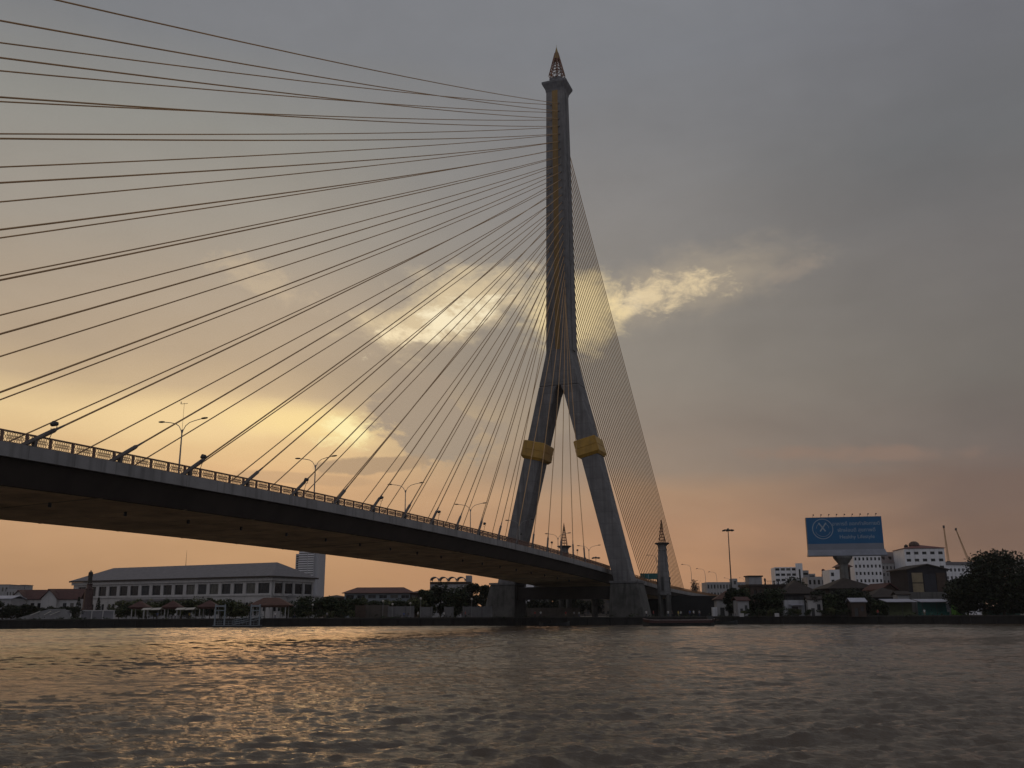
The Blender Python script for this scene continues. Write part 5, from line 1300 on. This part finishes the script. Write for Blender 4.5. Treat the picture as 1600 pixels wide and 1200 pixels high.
# small huts squeezed in between the trees
for u0, u1, vt, D, wm, rm, lab in ((1152, 1170, 938, 250, GREYW, REDR, 'small grey hut with a dull red roof between the gate house and the trees'), (1262, 1284, 936, 247, CREAMW, BROWNR, 'small pale hut with a dark roof just right of the white gateway'),
        (1330, 1352, 940, 241, BROWNW, ROOFM, 'small brown shed with a metal roof below the billboard post'), (1402, 1420, 929, 250, GREYW, BROWNR, 'narrow grey hut rising behind the lilac awning'), (1484, 1500, 933, 246, GREYW, ROOFM, 'small grey hut between the teal stall and the big dark trees')):
    p = base((u0+u1)/2, D, v=vt); w = W(u1-u0, D); h = zt((u0+u1)/2, vt, D)-G; r = thing('riverside_hut', lab, 'hut', p, RZ+rad(NPR.uniform(-8, 8)), 'small huts on the right bank')
    ops = [(-w*.3, -w*.05, .0, min(2.1, h*.7)), (w*.12, w*.36, h*.35, h*.7)]
    m = MB(); m.facade(-w/2, w/2, -.1, h, 0, ops, .2); m.shell(-w/2, w/2, 0, 3.5, -.1, h); m.build('wall', wm, r)
    g = MB(); g.bx(ops[0][0], ops[0][1], .16, .2, .0, ops[0][3]); g.build('door', DARKM, r); window(r, *ops[1], .16)
    f = MB(); f.gable(-w/2, w/2, 0, 3.5, h+.05, .9, 'x', .4); f.build('roof', rm, r)
# trees on the right bank
RT = [(1146, 918, 26, 262, LD, 'dark tree behind the orange-roofed gate house'), (1160, 915, 34, 258, LG, 'dense dark tree between the gate house and the brown terrace house'), (1192, 922, 34, 256, LD, 'dense dark tree before the left half of the brown terrace house'), (1212, 917, 36, 254, LG, 'dense dark tree before the right end of the brown terrace house'),
      (1243, 895.5, 40, 300, LD, 'round-headed dark tree rising left of the billboard'), (1276, 920, 36, 250, LD, 'dark tree right of the white gateway'), (1302, 926, 34, 246, LG, 'dark tree below the left end of the billboard'), (1328, 914, 46, 250, LD, 'large dark tree directly in front of the billboard post'), (1352, 926, 34, 246, LD, 'dark tree right of the billboard post'), (1374, 938, 22, 242, LG, 'low dark tree at the left end of the lilac awning')]
for i, (u, v, wd, D, lm, lab) in enumerate(RT):
    tree('bank_tree', lab, base(u, D, v=(v+961)/2), W(961-v, D), W(wd, D), 200+i, lm, .05, 3000, .34, group='dark trees on the right bank')
tree('big_tree', 'biggest dark spreading tree at the right edge of the bank', base(1563, 232, v=905), W(960-864, 232), W(112, 232), 230, LD, .05, 13000, .42, clumps=70)
tree('big_tree', 'dark tree leaning over the lime kiosk, left neighbour of the biggest tree', base(1510, 236, v=930), W(960-902, 236), W(62, 236), 231, LD, .05, 6000, .38, clumps=38)
tree('big_tree', 'dark tree at the far right edge beyond the biggest tree', base(1622, 240, v=920), W(960-884, 240), W(80, 240), 232, LD, .05, 6000, .4, clumps=38)
tree('big_tree', 'thin-topped branch-like tree poking out left of the biggest crown', base(1531, 238, v=890), W(960-863, 238), W(20, 238), 233, LD, .55, 500, .34, clumps=6)
for i, u in enumerate((1512, 1536, 1560, 1584, 1604)):
    bush('quay_bush', 'dark bush under the big dark trees at the right edge, %s from the left' % ORD[i], base(u, 236), W(22, 236), W(30, 236), 300+i, LD, 800, .26, group='dark bushes under the big trees')
# bare wispy tree beyond the viaduct
def bare_tree():
    D = 470; p = base(1088, D); h = zt(1088, 906, D)-G; r = thing('wispy_tree', 'bare wispy trees with upright feathery branches beyond the approach viaduct', 'tree', p)
    rs = np.random.RandomState(5); m = MB(); m.tube([(0, 0, 0), (0, 0, h*.4)], [.4, .3], 6); C = []
    for i in range(22):
        x = rs.uniform(-8, 8); z1 = h*(0.78+.25*rs.rand()); P = [(x*.2, 0, h*.3), (x*.7, rs.randn(), h*.55), (x*1.0, rs.randn(), z1*.82), (x*1.0+1.2, rs.randn(), z1)]
        m.tube(P, [.16, .12, .08, .03], 4)
        for k in range(40):
            t = rs.rand(); C.append((x*1.0+1.0*t+rs.randn()*.35, rs.randn()*.5, h*.45+(z1-h*.45)*t))
    m.build('trunk', BARK, r)
    C = np.array(C); q = bpy.data.objects.new('foliage', leaves_mesh('foliage', C, .25+.25*rs.rand(len(C)), leaf_mat('leaf_rusty', (.03, .02, .012), (.08, .05, .03)), seed=6)); COL.objects.link(q); q.parent = r
bare_tree()
for i in range(15):
    u = 1158+i*15.5+NPR.uniform(-4, 4)
    bush('quay_bush', 'low leafy bush on the right quay, %s from the left' % ORD[i], base(u, 243), W(NPR.uniform(9, 17), 243), W(NPR.uniform(15, 22), 243), 260+i, LY if i % 3 == 0 else LG, 520, .2, group='bushes along the right quay')

# far tree belt closing the horizon
def quay_weeds():
    rs = np.random.RandomState(21); C = []
    S = SHORE[2:-2]
    for i in range(len(S)-1):
        a, b = np.array(S[i]), np.array(S[i+1]); L = np.linalg.norm(b-a); t = (b-a)/L; n = np.array([t[1], -t[0]])
        if n.dot(np.array([CAM.x, CAM.y])-a) < 0: n = -n
        for k in range(int(L/1.1)):
            if rs.rand() < .45: continue
            q = a+t*(L*rs.rand())+n*rs.uniform(-1.6, .5); h = .25+.9*rs.rand()**2; m = int(10+22*rs.rand())
            d = rs.randn(m, 3)*np.array([.45, .45, .3*h]); d[:, 2] = G+.1+abs(d[:, 2])*1.6-(.5*rs.rand(m) if rs.rand() < .3 else 0); d[:, 0] += q[0]; d[:, 1] += q[1]
            C.append(d)
    C = np.concatenate(C); o = bpy.data.objects.new('quay_weeds', leaves_mesh('quay_weeds', C, .16+.16*rs.rand(len(C)), LG, seed=4)); COL.objects.link(o)
    tag(o, 'scrubby weeds growing along the top edge of the dark quay wall', 'weeds', kind='stuff')
quay_weeds()
def far_belt():
    rs = np.random.RandomState(9); C = []
    for i in range(900):
        az = YAW+rad(rs.uniform(-46, 46)); D = rs.uniform(560, 900); h = rs.uniform(4, 12)
        c = np.array([CAM.x+D*math.cos(az)/math.cos(az-YAW), CAM.y+D*math.sin(az)/math.cos(az-YAW), G+h*.5])
        n = 26; d = rs.randn(n, 3); d /= np.linalg.norm(d, axis=1)[:, None]
        C.append(c+d*np.array([6, 6, h*.55])*rs.rand(n, 1)**.4)
    C = np.concatenate(C); me = leaves_mesh('far_tree_belt', C, 1.2+1.3*rs.rand(len(C)), LD, seed=2)
    o = bpy.data.objects.new('far_tree_belt', me); COL.objects.link(o); tag(o, 'far dark belt of trees along the horizon behind both banks', 'trees', kind='stuff')
far_belt()

# long low vessel moored below the near pier
def long_boat():
    D = 214; p = base(1060, D, 0); w = W(112, D); r = thing('long_boat', 'long low dark boat with red side and pale gunwale, right of the near pier', 'boat', p, RZ+rad(2))
    h = MB(); secs = []
    for t in np.linspace(0, 1, 15):
        x = -w/2+w*t; b = 1.5*min(1, (t*(1-t)*14)**.6)+.08; up = .32*max(0, .1-t)/.1+.2*max(0, t-.92)/.08
        secs.append([(x, -b, 1.25+up), (x, -b*.75, .1), (x, 0, -.4), (x, b*.75, .1), (x, b, 1.25+up), (x, b*.9, 1.15+up), (x, 0, .9+up*.6), (x, -b*.9, 1.15+up)])
    h.loft(secs); h.build('hull', HULL, r)
    s = MB(); s.loft([[(q[0][0], q[0][1]-.02, q[0][2]-.05), (q[0][0], q[0][1]-.05, q[0][2]-.6), (q[0][0], q[0][1]+.02, q[0][2]-.6), (q[0][0], q[0][1]+.03, q[0][2]-.05)] for q in secs]); s.build('side_strake', REDP, r)
    g = MB(); g.tube([(q[0][0], q[0][1]-.04, q[0][2]+.04) for q in secs], .1, 6); g.build('gunwale', mat('worn_gunwale', (0.22, 0.17, 0.16), .8, .3, .8), r)
    c = MB()
    for i in range(5): c.bx(w*.24+i*1.1, w*.24+i*1.1+.5, -1.1, 1.1, 1.1, 1.5)
    c.build('thwart', BROWNW, r)
    e = MB(); e.box((w*.44, 0, 1.75), (1.2, .8, .8)); e.tube([(w*.44, 0, 1.7), (w*.52, 0, 1.0)], .06, 6); e.build('engine', DARKM, r)
long_boat()
def small_boat(u, D, label, L=6.5, rz=0.0):
    p = base(u, D, 0.05); r = thing('small_boat', label, 'boat', p, RZ+rz)
    m = MB(); secs = []
    for t in np.linspace(0, 1, 11):
        x = -L/2+L*t; b = .75*min(1, (t*(1-t)*9)**.6)+.04; up = .5*abs(2*t-1)**3
        secs.append([(x, -b, .6+up), (x, -b*.6, 0), (x, b*.6, 0), (x, b, .6+up), (x, b*.85, .5+up), (x, 0, .3+up*.5), (x, -b*.85, .5+up)])
    m.loft(secs); m.build('hull', HULL, r)
    s = MB(); s.bx(-.8, -.4, -.6, .6, .45, .52); s.bx(.9, 1.3, -.55, .55, .45, .52); s.build('thwart', BROWNW, r)
small_boat(866, 221, 'small dark boat tied at the quay under the deck, between the two piers', 7)
small_boat(1130, 232, 'small dark boat tied to the quay at the right end of the long boat', 7, rad(8))
for i, (u, v) in enumerate(((1159, 962.5), (1214, 961.5))):
    D = 238; p = base(u, D); r = thing('notice_board', 'small pale notice board on the right quay, %s one' % ('left' if i == 0 else 'right'), 'notice board', p, RZ, 'notice boards on the right quay')
    b = MB(); b.bx(-.55, .55, -.04, .04, -.7, .15); b.build('panel', CREAMW, r, (0, -1.2 if False else 0, .75))
    q = MB(); q.tube([(-.4, .08, 0), (-.4, .08, .8)], .04, 5); q.tube([(.4, .08, 0), (.4, .08, .8)], .04, 5); q.build('post', DARKM, r)

# the dusty evening air over the river
def haze():
    b = MB(); b.bx(-470, 1560, -1400, 1500, -2.6, 186)
    m = bpy.data.materials.new('evening_haze'); m.use_nodes = True; m.node_tree.nodes.clear()
    o = m.node_tree.nodes.new('ShaderNodeOutputMaterial'); v = m.node_tree.nodes.new('ShaderNodeVolumePrincipled')
    v.inputs['Color'].default_value = (0.80, 0.78, 0.77, 1); v.inputs['Density'].default_value = HAZE; v.inputs['Anisotropy'].default_value = 0.2
    m.node_tree.links.new(v.outputs[0], o.inputs['Volume'])
    tag(b.build('haze', m), None, None, kind='stuff')
HAZE = 0.00010
haze()

# people on the banks
PEOPLE = [
    (205, 241, 'walk', 5, 0, 80, 'person in a grey shirt walking left of the first small pavilion'),
    (246, 236, 'stand', 2, 1, 10, 'person in a blue shirt standing under the left white canopy'),
    (274, 237, 'stand', 0, 0, 200, 'person in a white shirt standing beside the middle small pavilion'),
    (296, 236, 'stand', 4, 0, 160, 'person in a yellow shirt standing under the right white canopy'),
    (430, 240, 'stand', 0, 1, 30, 'person in a white shirt standing at the larger pavilion'),
    (460, 240, 'walk', 3, 1, 90, 'person in dark clothes walking right of the larger pavilion'),
    (511, 238, 'stand', 5, 0, 0, 'person in a grey shirt standing at the quay edge right of the larger pavilion'),
    (631, 247, 'sit', 2, 0, 20, 'person in a blue shirt sitting on the quay before the pale boundary wall'),
    (638, 246, 'sit', 3, 1, -30, 'person in dark clothes sitting on the quay right beside a person in blue'),
    (653, 247, 'walk', 0, 2, 100, 'person in a white shirt and khaki trousers walking past a dark wall opening'),
    (694, 247, 'stand', 0, 0, 40, 'person in a white shirt and dark trousers standing by the shortest pale wall panel'),
    (722, 247, 'stand', 3, 0, 0, 'person in dark clothes standing near the far bridge pier'),
    (727, 247, 'stand', 1, 0, -70, 'person in a red shirt standing near the far bridge pier'),
    (836, 246, 'stand', 1, 0, 0, 'person in a red shirt under the deck, left one of the row'),
    (845, 247, 'stand', 0, 0, 20, 'person in a white shirt under the deck beside a person in red'),
    (884, 247, 'stand', 1, 2, 0, 'person in a red shirt and khaki trousers under the deck'),
    (897, 247, 'stand', 5, 0, 20, 'person in a grey shirt under the deck, right one of the row'),
    (905, 247, 'walk', 0, 1, -80, 'person in a white shirt walking under the deck'),
    (914, 248, 'stand', 3, 0, 0, 'person in dark clothes under the deck left of the near pier'),
    (1010, 238, 'stand', 0, 0, 0, 'person in a white shirt at the foot of the near pier, beside the boat'),
    (1021, 242, 'walk', 1, 0, 60, 'person in a red shirt walking right of the near pier'),
    (1044, 244, 'stand', 0, 1, 0, 'person in a white shirt below the spire tower'),
    (1050, 247, 'stand', 3, 0, 0, 'person in dark clothes below the spire tower'),
    (1060, 246, 'stand', 4, 2, 30, 'person in a yellow shirt right of the spire tower'),
    (1064, 248, 'walk', 0, 0, -60, 'person in a white shirt walking right of the spire tower'),
    (1078, 247, 'stand', 2, 0, 0, 'person in a blue shirt among the crowd under the approach viaduct'),
    (1084, 248, 'stand', 0, 0, 40, 'person in a white shirt among the crowd under the approach viaduct, beside one in blue'),
    (1093, 249, 'stand', 5, 1, 0, 'person in a grey shirt at the right end of the crowd under the approach viaduct'),
    (1150, 252, 'stand', 0, 1, 0, 'person in a white shirt right of the gate house'),
    (1164, 250, 'walk', 5, 0, 90, 'person in a grey shirt walking right of the gate house'),
    (1350, 243, 'stand', 0, 0, 0, 'person in a white shirt standing among the bushes right of the billboard post'),
    (1372, 240, 'stand', 1, 0, 0, 'person in a red shirt standing left of the lilac awning'),
    (1445, 236, 'stand', 0, 2, 0, 'person in a white shirt standing before the teal stall'),
]
for i, (u, D, pose, sh, tr, a, lab) in enumerate(PEOPLE):
    p = base(u, D); 
    if pose == 'sit': p.z = G+.26
    person(lab, p, pose, sh, tr, RZ+rad(a), random.uniform(.94, 1.05), 'people on the river banks')
if __name__ == '__main__': pass
